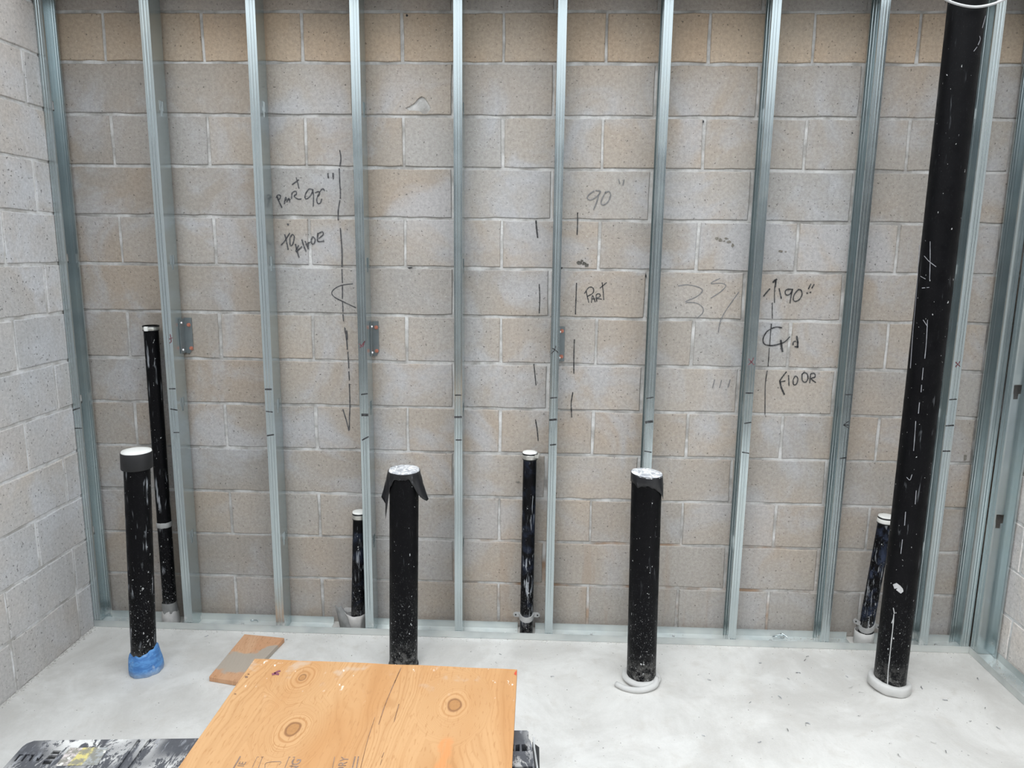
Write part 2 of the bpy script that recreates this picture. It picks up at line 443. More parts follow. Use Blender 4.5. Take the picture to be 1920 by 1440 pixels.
def jit(a): return random.uniform(-a, a)
def add_block(a0, a1, z0, z1, place, wall, col, depth=.018, gap=.0062):
    """one block: ragged face outline, worn arris, sides running back into the mortar. place(a, depth_in, z) -> point"""
    a0 += gap+jit(.0012); a1 -= gap+jit(.0012); z0 += gap+jit(.001); z1 -= gap+jit(.001)
    if a1-a0 < .02: return None
    na = max(1, int(round((a1-a0)/.055))); nz = 2
    loop = [(a0+(a1-a0)*i/na, z0) for i in range(na)] + [(a1, z0+(z1-z0)*i/nz) for i in range(nz)] \
         + [(a1-(a1-a0)*i/na, z1) for i in range(na)] + [(a0, z1-(z1-z0)*i/nz) for i in range(nz)]
    loop = [(a+jit(.0022), z+jit(.0022)) for a, z in loop]
    ca, cz = (a0+a1)/2, (z0+z1)/2; proud = jit(.0012)
    n = len(loop); V = []
    for a, z in loop:                                           # face ring, pulled in a little from the arris
        V.append(place(a-math.copysign(.0028, a-ca)*(abs(a-ca) > .4*(a1-a0)), proud, z-math.copysign(.0028, z-cz)*(abs(z-cz) > .4*(z1-z0))))
    for a, z in loop: V.append(place(a, proud+.0024+abs(jit(.001)), z))
    for a, z in loop: V.append(place(a, depth, z))
    F = [tuple(range(n))]
    for k in (0, n):
        for i in range(n): F.append((k+i, k+n+i, k+n+(i+1) % n, k+(i+1) % n))
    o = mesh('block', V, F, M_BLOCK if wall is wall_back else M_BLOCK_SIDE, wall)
    me = o.data; bm = bmesh.new(); bm.from_mesh(me); bmesh.ops.recalc_face_normals(bm, faces=bm.faces[:]); bm.to_mesh(me); bm.free()
    o.color = (*col, 1)
    return o
BEIGE = (.375, .335, .292); GREY = (.372, .353, .332); TAN = (.43, .357, .282); SLATE = (.36, .36, .368); SIDE_LIT = (.49, .475, .46); SLATE_LIT = (.50, .50, .51)  # last two are lighter tones that paint the light on the side walls
def mixc(a, b, t): return tuple(x+(y-x)*t for x, y in zip(a, b))
def tone(c, s): 
    k = 1+jit(s); w = jit(.022)
    return (c[0]*k*(1+w), c[1]*k, c[2]*k*(1-w))
GOUGED = None
for r in range(-1, 13):                                        # back wall, course by course from the top
    z1, z0 = COURSE[r+1], COURSE[r+2]
    if r == 12: z0 = -.006
    off = 0 if r % 2 == 0 else .2035
    xs = [XL-.18] + [v for v in (off-.006+.4078*k for k in range(-1, 11)) if XL-.12 < v < XR+.14] + [XR+.18]
    for a0, a1 in zip(xs, xs[1:]):
        base = TAN if r == 0 else mixc(TAN, SLATE, .6) if r == -1 else mixc(BEIGE, GREY, random.random()) if r not in (8, 9, 10, 11, 12) else mixc(BEIGE, GREY, random.random()*.6)
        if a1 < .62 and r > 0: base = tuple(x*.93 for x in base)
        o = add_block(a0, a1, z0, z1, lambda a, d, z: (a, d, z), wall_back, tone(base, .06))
        if r == 1 and a0 < 1.25 < a1-.05: GOUGED = o
for r in range(-1, 13):                                        # left wall
    z1, z0 = COURSE[r+1], COURSE[r+2]
    if r == 12: z0 = -.006
    off = -.206 if r % 2 or r == 12 else -.005
    ys = [0.0045] + [off-.4064*k for k in range(9) if -3.28 < off-.4064*k < -.05] + [-3.35]
    for a1, a0 in zip(ys, ys[1:]):
        add_block(a0, a1, z0, z1, lambda a, d, z: (XL-d, a, z), wall_left, tone(mixc(SIDE_LIT, SLATE_LIT, .3+.7*random.random()), .05))
for r in range(-1, 13):                                        # right wall, colours lifted further to paint in its light
    z1, z0 = COURSE[r+1], COURSE[r+2]
    if r == 12: z0 = -.006
    off = -.206 if r % 2 == 0 else -.005
    ys = [0.0045] + [off-.4064*k for k in range(4) if -1.38 < off-.4064*k < -.05] + [-1.45]
    for a1, a0 in zip(ys, ys[1:]):
        add_block(a0, a1, z0, z1, lambda a, d, z: (XR+d, a, z), wall_right, tone(tuple(1.4*q for q in mixc(SIDE_LIT, SLATE_LIT, .5)), .04))

# gouge knocked out of the face of one block
def gouge(block, pix, depth=.016):
    bm = bmesh.new()
    pts = [at(u, v, y=0) for u, v in pix]
    c = sum((p for p in pts), Vector())/len(pts)
    a = [bm.verts.new((p.x, -.01, p.z)) for p in pts]
    b = [bm.verts.new((p.x*.85+c.x*.15, depth*.7, p.z*.85+c.z*.15)) for p in pts]
    e = bm.verts.new((c.x, depth*1.15, c.z-.004))
    bm.faces.new(a)
    for i in range(len(a)):
        j = (i+1) % len(a)
        bm.faces.new((a[i], a[j], b[j], b[i])); bm.faces.new((b[i], b[j], e))
    cut = from_bm('cutter', bm, M_BLOCK)
    boolean(block, cut)
def boolean(o, cut):
    md = o.modifiers.new('cut', 'BOOLEAN'); md.operation = 'DIFFERENCE'; md.object = cut; md.solver = 'EXACT'
    bpy.context.view_layer.update()
    dg = bpy.context.evaluated_depsgraph_get()
    me = bpy.data.meshes.new_from_object(o.evaluated_get(dg), preserve_all_data_layers=True, depsgraph=dg)
    old = o.data; nm = old.name; o.modifiers.clear(); o.data = me; bpy.data.meshes.remove(old); me.name = nm
    cm = cut.data; bpy.data.objects.remove(cut); bpy.data.meshes.remove(cm)
if GOUGED: gouge(GOUGED, [(758, 203), (766, 199), (776, 193), (784, 183), (791, 179), (797, 182), (803, 190), (810, 203), (806, 209), (801, 215), (793, 214), (786, 209), (776, 208), (765, 208)])

# ------------------------------------------------------------ handwriting on the back wall
onwall = lambda u, v: at(u, v, y=-.0022)
def crop(ox, oy, s, L):
    out = []
    for st in L:
        if isinstance(st, tuple) and isinstance(st[0], (int, float)): out.append((st[0], [(ox+a/s, oy+b/s) for a, b in st[1]]))
        else: out.append([(ox+a/s, oy+b/s) for a, b in st])
    return out
note_left = crop(500, 290, 7.2, [
    (2.4, [(140, 560), (170, 640), (205, 712)]), [(130, 578), (150, 545), (185, 552), (180, 590), (152, 612)],
    [(238, 662), (255, 575), (270, 600)], [(246, 620), (268, 608)], [(270, 640), (300, 588), (312, 640)], [(285, 612), (318, 604)],
    [(335, 590), (345, 515), (390, 493), (402, 530), (370, 560), (420, 598), (465, 598)],
    [(345, 402), (390, 370), (432, 338)], [(400, 312), (418, 380), (434, 450)],
    [(622, 472), (570, 465), (525, 530), (520, 590), (560, 585), (605, 530), (622, 470)], [(622, 470), (632, 560), (628, 695)],
    [(655, 512), (700, 498), (715, 525), (690, 562)], [(782, 485), (755, 460), (712, 510), (676, 600), (690, 658), (725, 650), (742, 600)],
    (2.6, [(825, 255), (832, 312)]), (2.8, [(895, 252), (897, 322)])])
note_left2 = crop(500, 290, 7.2, [
    [(195, 1220), (240, 1170), (310, 1060)], [(245, 1080), (270, 1180), (290, 1280)],
    [(312, 1130), (318, 1220), (350, 1212), (372, 1110), (345, 1078), (315, 1120)],
    (2.6, [(388, 1210), (410, 1300), (436, 1385)]), [(392, 1300), (430, 1225)], [(400, 1312), (475, 1240)],
    (2.4, [(475, 1150), (500, 1230), (530, 1302)]), [(520, 1170), (545, 1230), (560, 1270), (562, 1180)], [(530, 1215), (590, 1180)],
    [(600, 1150), (622, 1108), (652, 1140), (645, 1190), (615, 1208), (600, 1160)],
    [(690, 1060), (684, 1130), (694, 1172), (772, 1168)], [(690, 1068), (750, 1040), (762, 1078), (704, 1130)]])
ink_marks('handwriting', note_left, onwall, 2.1, M_INK_MID, wall_back)['label'] = 'handwritten part 92 inch note, left of the long arrow'
ink_marks('handwriting', note_left2, onwall, 2.1, M_INK_MID, wall_back)['label'] = 'handwritten to floor under the 92 inch note'
arrow = [[(637, 282), (639, 297), (637, 312)], [(636, 316), (637, 345), (638, 358), (638, 372)], [(637, 376), (634, 395), (634, 412)], [(638, 428), (641, 470), (641, 500)],
         [(641, 505), (642, 530)], [(642, 535), (642, 560)], [(642, 566), (643, 578), (643, 585)], [(643, 590), (644, 602)], [(646, 614), (650, 640), (651, 655)], [(650, 620), (651, 636)],
         [(652, 660), (654, 690)], [(654, 697), (655, 712)], [(655, 720), (656, 760), (655, 790), (655, 806)], (2., [(643, 768), (649, 787), (654, 807)])]
ink_marks('handwriting', arrow, onwall, 2.0, M_INK_MID, wall_back)['label'] = 'long broken arrow line drawn down the wall'
ink_marks('handwriting', [[(661, 532), (640, 535), (628, 541), (622, 549), (627, 557), (642, 565), (667, 577)]], onwall, 1.8, M_INK_MID, wall_back)['label'] = 'open curve drawn across the long arrow line'
ink_marks('handwriting', [[(1114, 358), (1105, 364), (1101, 371), (1107, 375), (1118, 369), (1126, 359), (1117, 357)], [(1124, 361), (1119, 378), (1113, 393)],
    [(1136, 359), (1130, 370), (1127, 381), (1132, 384), (1140, 378), (1145, 366), (1142, 359), (1135, 361)], [(1160, 336), (1162, 344)], [(1170, 337), (1168, 347)]], onwall, 1.7, M_PENCIL, wall_back)['label'] = 'pencilled 90 inch mark'
ink_marks('handwriting', [(2.8, [(1005, 414), (1006, 428), (1008, 445)]), [(1011, 533), (1012, 560), (1011, 587)], [(1001, 683), (1003, 703), (1005, 722)], [(1004, 787), (1007, 805), (1009, 826)],
    [(1083, 399), (1083, 418), (1082, 440)], [(1081, 531), (1080, 560), (1079, 589)], [(1077, 637), (1076, 670), (1076, 700)], [(1074, 736), (1071, 757), (1072, 782)]], onwall, 1.9, M_INK, wall_back)['label'] = 'broken vertical layout lines either side of the middle stud'
ink_marks('handwriting', [[(1099, 545), (1101, 555), (1104, 567)], [(1096, 550), (1104, 539), (1112, 540), (1112, 549), (1101, 556)], [(1109, 567), (1111, 554), (1116, 566)], [(1110, 561), (1116, 560)],
    [(1119, 565), (1118, 553), (1124, 551), (1125, 556), (1119, 559), (1128, 561)], [(1132, 562), (1131, 547), (1129, 530)], [(1125, 540), (1130, 536), (1137, 530)]], onwall, 1.7, M_INK, wall_back)['label'] = 'handwritten word part beside the middle stud'
ink_marks('handwriting', [[(1272, 536), (1290, 534), (1311, 539), (1317, 546), (1305, 557), (1285, 566), (1305, 568), (1317, 576), (1318, 586), (1307, 597)], [(1350, 522), (1337, 528), (1334, 532), (1352, 531), (1361, 536), (1351, 547), (1333, 559)],
    [(1385, 548), (1370, 569), (1358, 587), (1350, 605), (1347, 623)], [(1336, 727), (1340, 712)], [(1349, 727), (1353, 713)], [(1365, 726), (1369, 712)]], onwall, 1.6, M_PENCIL, wall_back)['label'] = 'faint pencilled 39 with a slash'
S5 = 5.5385
ink_marks('handwriting', crop(1400, 490, S5, [[(302, 195), (290, 300), (290, 430)], [(268, 430), (266, 520), (268, 595)], [(258, 650), (245, 800), (240, 880)], [(236, 900), (225, 1060), (222, 1090)], [(214, 1135), (195, 1270), (192, 1440), (190, 1590)],
    (3., [(275, 218), (295, 195), (312, 186)]), (3., [(303, 190), (300, 262)]), (2.4, [(175, 362), (205, 325), (240, 286)]), (2.2, [(338, 284), (348, 330), (360, 384)])]), onwall, 1.5, M_INK, wall_back)['label'] = 'upright arrow drawn right of a stud'
ink_marks('handwriting', crop(1400, 490, S5, [[(478, 290), (420, 292), (400, 318), (412, 348), (450, 340), (478, 290)], [(478, 290), (462, 360), (450, 432)], [(540, 290), (500, 335), (484, 385), (500, 415), (545, 398), (575, 345), (565, 300), (535, 292)],
    [(642, 285), (667, 235)], [(678, 277), (700, 240)], [(622, 328), (636, 330)], [(655, 322), (668, 320)]]), onwall, 1.9, M_INK, wall_back)['label'] = 'handwritten 90 inch figure beside the upright arrow'
ink_marks('handwriting', crop(1400, 490, S5, [[(365, 690), (300, 683), (215, 725), (172, 800), (185, 858), (260, 875), (350, 855), (400, 832), (447, 785)], (3.6, [(355, 822), (362, 880), (372, 935)]), [(482, 868), (485, 838), (508, 830)], (3.4, [(520, 780), (530, 840), (528, 892)]), [(500, 885), (528, 890)],
    (3., [(345, 1240), (360, 1310), (390, 1380)]), [(342, 1245), (375, 1195), (412, 1148)], [(345, 1252), (400, 1242)], [(435, 1185), (438, 1240), (440, 1288)], [(482, 1235), (488, 1280), (518, 1272), (532, 1215), (505, 1192), (484, 1228)],
    [(575, 1170), (578, 1235), (610, 1256), (636, 1220), (630, 1172), (600, 1155), (576, 1172)], [(655, 1260), (660, 1210), (668, 1168), (704, 1165), (711, 1200), (670, 1218), (716, 1258)]]), onwall, 2.0, M_INK, wall_back)['label'] = 'handwritten to floor beside the right arrow'
def stain(name, blobs, label, mat=None):
    V = []; F = []
    for (u, v, a, b) in blobs:
        k = len(V); n = 11
        for i in range(n):
            t = 2*math.pi*i/n; q = 1+jit(.3); V.append(onwall(u+a*q*math.cos(t), v+b*q*math.sin(t)))
        F.append(tuple(range(k, k+n)))
    o = mesh(name, V, F, mat or M_STAIN, wall_back); o['label'] = label; return o
stain('stain', [(1086, 493, 6, 3), (1095, 494, 4, 3), (1100, 497, 4, 3), (1091, 489, 2.5, 2)], 'dark smudge right of the middle stud')
stain('stain', [(1344, 447, 4, 2.5), (1351, 450, 4, 3), (1361, 447, 3, 2), (1367, 453, 4, 2.5), (1374, 460, 2.6, 3), (1358, 452, 1.6, 1.5)], 'mottled dark stain on a block', ink('faint_stain', (.16, .145, .12)))
stain('stain', [(1464, 471, 4, 2), (1473, 472, 2, 1.5), (1410, 908, 1.2, 1.2), (971, 904, 4, 1.6), (1810, 858, 3.2, 6)], 'small dark smudges on the blocks', bpy.data.materials['faint_stain'])
stain('stain', [(1052, 503, 3, 2), (1211, 517, 1.4, 4), (1241, 226, 1.6, 2.2), (1319, 228, 1.8, 2.6), (769, 502, 5, 1.6), (763, 29, 2, 2), (1598, 249, 1.6, 1.4), (540, 421, 2, 2.2), (578, 440, 1, 1)], 'small black holes at the mortar joints', M_INK)

# ------------------------------------------------------------ steel studs and tracks
YF, YB = -.1122, -.0215          # stud faces toward the room / toward the wall
ZT = 2.721
def stud_mesh(bm, profile, web_i, z0, z1, holes, hole_w):
    """profile: open polyline (x, y); web_i: index of its web segment; holes: list of z"""
    a, b = Vector(profile[web_i]), Vector(profile[web_i+1]); L = (b-a).length
    ws = [0, .5-hole_w/L/2, .5-hole_w/L/4, .5+hole_w/L/4, .5+hole_w/L/2, 1]
    pts = [Vector(p) for p in profile[:web_i]] + [a.lerp(b, t) for t in ws] + [Vector(p) for p in profile[web_i+2:]]
    zs = [z0]; kind = []
    for h in holes:
        zs += [h-.040, h-.018, h+.020]; kind += ['s', 'n', 'w']
    zs.append(z1); kind.append('s')
    rows = [[bm.verts.new((p.x, p.y, z)) for p in pts] for z in zs]
    for k in range(len(zs)-1):
        for i in range(len(pts)-1):
            j = i-web_i
            if kind[k] == 'w' and 1 <= j <= 3: continue
            if kind[k] == 'n' and j == 2: continue
            bm.faces.new((rows[k][i], rows[k][i+1], rows[k+1][i+1], rows[k+1][i]))
def rib(x0, x1, y, d):
    """flange with two shallow ribs, running x0 -> x1 at depth y, d = rib depth (signed)"""
    f = lambda t: x0+(x1-x0)*t
    return [(f(0), y), (f(.26), y), (f(.31), y+d), (f(.40), y+d), (f(.45), y), (f(.58), y), (f(.63), y+d), (f(.72), y+d), (f(.77), y), (f(1), y)]
HOLES = [.438, 1.045, 1.652, 2.265]
def make_stud(x, w, label, openleft=True, holes=HOLES):
    lip = .008
    if openleft:  xa, xb = x, x+w
    else: xa, xb = x+w, x
    prof = [(xa, YF+lip)] + rib(xa, xb, YF, .0008) + rib(xa, xb, YB, -.0008)[::-1] + [(xa, YB-lip)]
    bm = bmesh.new(); stud_mesh(bm, prof, 10, .003, ZT, holes, .038)
    o = from_bm('metal_stud', bm, M_STEEL)
    sd = o.modifiers.new('thickness', 'SOLIDIFY'); sd.thickness = .0009; sd.offset = 0
    return tag(o, label, 'stud', 'steel studs of the back frame')
STX = [(-.2105, .030), (.2085, .0375), (.6285, .037), (1.0345, .036), (1.4365, .0335), (1.8385, .0335), (2.2405, .034), (2.6465, .033), (3.049, .035), (3.474, .035), (3.653, .034)]
STL = ['galvanised steel stud standing tight against the left block wall',
 'galvanised steel stud just right of the tall thin black pipe by the left wall',
 'galvanised steel stud rising behind the small plank, left of the long arrow',
 'galvanised steel stud partly hiding the short thin pipe with a paper wrapped base',
 'galvanised steel stud right of the thick pipe whose torn black film hangs from its top',
 'galvanised steel stud with a black cross, right of the thin pipe with bright clamp',
 'galvanised steel stud whose foot is hidden behind the thick pipe with silver tape on top',
 'galvanised steel stud just left of the handwritten 90 inch arrow on the wall',
 'galvanised steel stud left of the short leaning pipe with a white capped top',
 'galvanised steel stud right behind the tall floor to ceiling black pipe',
 'galvanised steel end stud of the back frame, beside the stud with black knockout holes']
studs = [make_stud(x, w, l, openleft=(i != 0)) for i, ((x, w), l) in enumerate(zip(STX, STL))]
# return stud on the right wall, open toward the room
bm = bmesh.new(); xa, xb, ya, yb = 3.6905, 3.7805, -.1585, -.1185
flange = lambda x, d: [(x, ya), (x, ya+.012), (x+d, ya+.014), (x+d, ya+.018), (x, ya+.020), (x, yb)]
prof = [(xa+.007, ya)] + flange(xa, .0012) + flange(xb, -.0012)[::-1] + [(xb-.007, ya)]
stud_mesh(bm, prof, 6, .003, ZT, [.62, 1.175, 1.79, 2.38], .038)
ret = from_bm('metal_stud', bm, M_STEEL); sd = ret.modifiers.new('thickness', 'SOLIDIFY'); sd.thickness = .0009; sd.offset = 0
tag(ret, 'steel stud against the right block wall showing black keyhole knockouts', 'stud')
KB = M_TABLE_SIDE
def track_along(name, pts0, pts1, mat):
    bm = bmesh.new()
    a = [bm.verts.new(p) for p in pts0]; b = [bm.verts.new(p) for p in pts1]
    for i in range(len(a)-1): bm.faces.new((a[i], a[i+1], b[i+1], b[i]))
    o = from_bm(name, bm, mat); s = o.modifiers.new('thickness', 'SOLIDIFY'); s.thickness = .001; s.offset = 0
    return o
# back track: web interrupted where the thin pipes come up through the slab
def back_track():
    bm = bmesh.new(); y0, y1, h = -.1135, -.0205, .033
    gaps = [(.075, .165), (.865, 1.034), (1.715, 1.795), (3.20, 3.31)]
    xs = [XL+.002]; 
    for g in gaps: xs += list(g)
    xs.append(3.722)
    row = []
    for x in xs:
        row.append([bm.verts.new(p) for p in ((x, y0-.001, h), (x, y0, .0015), (x, y1, .0015), (x, y1+.001, h))])
    for k in range(len(xs)-1):
        open_ = k % 2 == 1
        for i in range(3):
            if open_ and i in (1, 2): continue
            a, b = row[k], row[k+1]; bm.faces.new((a[i], a[i+1], b[i+1], b[i]))
    o = from_bm('bottom_track', bm, M_TRACK); s = o.modifiers.new('thickness', 'SOLIDIFY'); s.thickness = .001; s.offset = 0
    return o
bt = tag(back_track(), 'long galvanised floor track holding the feet of the back studs', 'track')
sb = bmesh.new()
for x in (.05, .45, .90, 1.30, 1.66, 2.05, 2.42, 2.85, 3.36, 3.58):
    bmesh.ops.create_cone(sb, cap_ends=True, segments=8, radius1=.006, radius2=.004, depth=.005, matrix=Matrix.Translation((x, -.066+jit(.02), .005)))
from_bm('fastener', sb, M_ZINC, bt)['kind'] = 'stuff'
rt = track_along('bottom_track', [(3.6885, -.1155, .033), (3.6892, -.1155, .0012), (3.7842, -.1155, .0012), (3.785, -.1155, .033)], [(3.689, -1.42, .033), (3.690, -1.42, .0015), (3.784, -1.42, .0015), (3.785, -1.42, .033)], M_TRACK)
tag(rt, 'galvanised floor track running toward the viewer along the right wall', 'track')

# marker ticks and crosses on the stud faces
onstud = lambda u, v: at(u, v, y=YF-.0008)
TICKS = [[(143, 767, 6, 2, 1.6), (147, 803, 6.5, 0, 1.2)], [(323, 729, 5.5, 0, 1.4), (326, 768, 6, -1, 1.5), (331, 811, 5, 0, 1.4)], [(503, 730, 5.5, 0, 2.6), (505, 772, 6, -.6, 1.4), (507, 816, 6, 1, 2)],
 [(683, 739, 5.5, .8, 1.6), (684, 778, 5, 0, 4.4), (685, 822, 5.5, 3, 2)], [(859, 741, 5.5, 0, 1.7), (859, 782, 6, 0, 3.2), (860, 825, 5, 0, 1.8)], [(1038, 746, 6, .6, 1.5), (1037, 787, 6, .5, 3), (1037, 834, 5, .5, 2)],
 [(1219, 746, 6, 1, 1.6), (1217, 791, 6, 1, 4), (1215, 847, 6, -1, 1.5)], [(1405, 737, 6.5, 0, 1.9), (1402, 793, 6, 1, 1.6), (1398, 849, 6, -1, 1.5)], [(1592, 740, 6, 0, 1.4), (1587, 797, 5, 0, 1.5), (1581, 859, 6, 1, 1.6)],
 [(1787, 749, 6.5, .5, 1.5), (1781, 798, 7, .5, 2), (1775, 846, 6.5, 0, 2)]]
for st, L in zip(studs, TICKS):
    for (u, v, hw, sl, w) in L:
        ink_marks('marker_tick', [[(u-hw, v+sl), (u, v), (u+hw, v-sl)]], onstud, w+.5, M_INK, st)
ink_marks('marker_tick', [[(1591, 790), (1583, 797), (1592, 803)]], onstud, 1.3, M_INK, studs[8])
for i, L, mt in ((1, [[(319, 627), (321, 640), (318, 643)], [(317, 636), (324, 633)]], M_INK_RED), (3, [[(674, 645), (680, 650), (683, 641)], [(675, 652), (684, 640)]], M_INK_RED),
      (5, [[(1035, 653), (1041, 656), (1046, 661)], [(1042, 649), (1040, 656), (1034, 663)]], M_INK), (7, [[(1404, 673), (1409, 679), (1414, 684)], [(1413, 671), (1409, 679), (1403, 684)]], M_INK_RED), (9, [[(1792, 679), (1800, 687)], [(1800, 678), (1792, 688)]], M_INK_RED)):
    ink_marks('marker_cross', L, onstud, 1.7, mt, studs[i])

# ------------------------------------------------------------ wall brackets
def bracket(xw, wid, label, screws, zb=1.258, zt=1.405, notch=True):
    t = thing('wall_bracket', label, 'bracket', (xw, -.004, zb), 'L brackets fixing the studs to the block wall')
    bm = bmesh.new(); h = zt-zb; th = .003
    y1 = .0008; y0 = y1-th
    # leg on the blocks (clipped lower corner), leg on the stud web
    out = [(0, 0), (wid*.55, 0), (wid*.78, .014), (wid, .016), (wid, h), (0, h)] if notch else [(0, 0), (wid, 0), (wid, h), (0, h)]
    a = [bm.verts.new((x, y0, z)) for x, z in out]; b = [bm.verts.new((x, y1, z)) for x, z in out]
    bm.faces.new(a); bm.faces.new(b[::-1])
    for i in range(len(a)): bm.faces.new((a[i], a[(i+1) % len(a)], b[(i+1) % len(a)], b[i]))
    box(bm, 0, th, y0-.045, y0, .004, h-.004)
    from_bm('plate', bm, M_BRACKET, t)
    for sx, sz in screws:
        sbm = bmesh.new(); R = Matrix.Rotation(math.pi/2, 4, 'X')
        bmesh.ops.create_cone(sbm, cap_ends=True, segments=12, radius1=.0085, radius2=.0085, depth=.002, matrix=Matrix.Translation((sx, y0-.001, sz)) @ R)
        bmesh.ops.create_cone(sbm, cap_ends=True, segments=6, radius1=.0062, radius2=.0055, depth=.006, matrix=Matrix.Translation((sx, y0-.005, sz)) @ R)
        from_bm('screw', sbm, M_COPPER, t)
    for sz in (.018, h-.02):
        sbm = bmesh.new(); R = Matrix.Rotation(math.pi/2, 4, 'Y')
        bmesh.ops.create_cone(sbm, cap_ends=True, segments=8, radius1=.006, radius2=.004, depth=.004, matrix=Matrix.Translation((th+.002, -.030, sz)) @ R)
        from_bm('screw', sbm, M_ZINC, t)['label'] = 'bright zinc screw head'
    return t
bracket(.2475, .034, 'grey L bracket with orange screws on the stud beside the tall thin pipe', [(.021, .124), (.026, .022)], 1.250, 1.405)
bracket(1.0720, .026, 'grey L bracket with orange screws on the stud crossed by the broken arrow line', [(.016, .124), (.016, .022)], 1.252, 1.402)
bracket(1.8735, .025, 'narrow grey L bracket with orange screws beside the black cross on the middle stud', [(.012, .130), (.012, .020)], 1.243, 1.392, False)

# ------------------------------------------------------------ pipes
def pipe(label, x, y, r, z1, mat, lean=0., cat='pipe', z0=0., name='drain_pipe', group=None, top_cap=True):
    t = thing(name, label, cat, (x, y, 0), group)
    lathe('pipe_body', [(r, z0+(z1-z0)*i/14) for i in range(15)], mat, t, centre=lambda z: (lean*z, 0), cap1=top_cap)
    return t, (lambda z: (lean*z, 0))
def crumple(amp, fx=9, seed=0):
    def f(k, a, r, z):
        q = noise.noise(Vector((math.cos(a)*2.2+seed, math.sin(a)*2.2, z*fx+k*.37)))
        return r+amp*q, z+amp*.6*noise.noise(Vector((math.cos(a)*3+seed, math.sin(a)*3+5, k)))
    return f
def foam_ring(parent, R, tr, z, tilt=0., tail=None, seed=0, squash=.8, sq=1.):
    bm = bmesh.new(); n, mseg = 44, 16; rows = []
    for i in range(n):
        a = 2*math.pi*i/n; row = []
        for k in range(mseg):
            b = 2*math.pi*k/mseg
            q = 1+.16*noise.noise(Vector((math.cos(a)*2+seed, math.sin(a)*2, k*.3)))
            se = lambda t: math.copysign(abs(t)**sq, t)
            rr = R+tr*se(math.cos(b))*q; zz = z+tr*squash*se(math.sin(b))*q - tilt*math.cos(a)*R
            row.append(bm.verts.new((rr*math.cos(a), rr*math.sin(a), max(zz, .0008))))
        rows.append(row)
    for i in range(n):
        for k in range(mseg):
            bm.faces.new((rows[i][k], rows[(i+1) % n][k], rows[(i+1) % n][(k+1) % mseg], rows[i][(k+1) % mseg]))
    if tail: tube(bm, catmull(tail, 5), lambda t: tr*(.95-.25*t), 10)
    return from_bm('foam_collar', bm, M_FOAM, parent, True)
GP = 'capped black drain stubs'
# 1 thick stub with blue tape, by the left wall
p1, c1 = pipe('black pipe stub with blue tape round its base and a coupling on top', .198, -.440, .0475, .915, M_PIPE_DIRTY, .045)
cz = .895
lathe('coupling', [(.0555, cz-.035), (.0572, cz-.032), (.0572, cz+.028), (.0555, cz+.031)], M_RUBBER, p1, centre=lambda z: (.045*z, 0))
lathe('plug', [(.0548, cz+.030), (.0535, cz+.036), (.030, cz+.039), (.004, cz+.040)], M_PLUG, p1, centre=lambda z: (.045*z, 0), wob=crumple(.0012))
def bluew(k, a, r, z):
    q = noise.noise(Vector((math.cos(a)*2.6, math.sin(a)*2.6, z*16)))
    up = .022*max(0, math.cos(a-.2)) if k >= 5 else 0
    return r+.0055*q, max(.0005, z+up+.006*noise.noise(Vector((math.cos(a)*3, math.sin(a)*3, k))) * (k > 0))
lathe('blue_tape', [(.0635, .0005), (.066, .012), (.065, .030), (.062, .048), (.0585, .066), (.053, .080), (.0485, .088)], M_BLUE, p1, centre=lambda z: (.006, 0), wob=bluew, cap1=False, seg=56)
# 2 tall thin pipe behind the first stud
p2, c2 = pipe('tall thin black pipe with a broken metal rimmed top behind the left studs', .118, -.060, .0295, 1.375, M_PIPE_DIRTY, .008)
lathe('rim_clamp', [(.0315, 1.352), (.0335, 1.353), (.0335, 1.374), (.0315, 1.375)], M_RUBBER, p2, centre=c2)
lathe('clamp_band', [(.0337, 1.356), (.0343, 1.358), (.0343, 1.368), (.0337, 1.369)], M_CLAMP, p2, centre=c2, cap0=False, cap1=False)
bm = bmesh.new(); box(bm, .002, .018, -.043, -.032, 1.354, 1.373, .003)
from_bm('clamp_screw', bm, M_PLUG, p2)
lathe('joint_band', [(.031, .470), (.0325, .474), (.0322, .488), (.0305, .494)], M_STRAP, p2, centre=c2, wob=crumple(.0028), cap0=False, cap1=False)
lathe('base_tape', [(.0325, .058), (.0335, .062), (.0325, .10), (.0310, .108)], M_CLOTH, p2, wob=crumple(.003), cap0=False, cap1=False)
lathe('base_wrap', [(.038, .0005), (.0385, .012), (.037, .045), (.034, .066), (.0315, .072)], M_PAPER, p2, wob=crumple(.0035), cap1=False)
def capped(t, c, z, r, bright=True, plugz=.012):
    lathe('rubber_cap', [(r+.0008, z-.030), (r+.0035, z-.028), (r+.0035, z-.002), (r+.002, z+.001)], M_RUBBER, t, centre=c)
    lathe('clamp_band', [(r+.0036, z-.024), (r+.0046, z-.022), (r+.0046, z-.008), (r+.0036, z-.006)], M_CLAMP if bright else M_PLUG, t, centre=c, cap0=False, cap1=False)
    lathe('plug', [(r+.003, z+.001), (r+.0026, z+.005), (r*.7, z+.007), (.003, z+.0075)], M_PLUG, t, centre=c, wob=crumple(.0008))
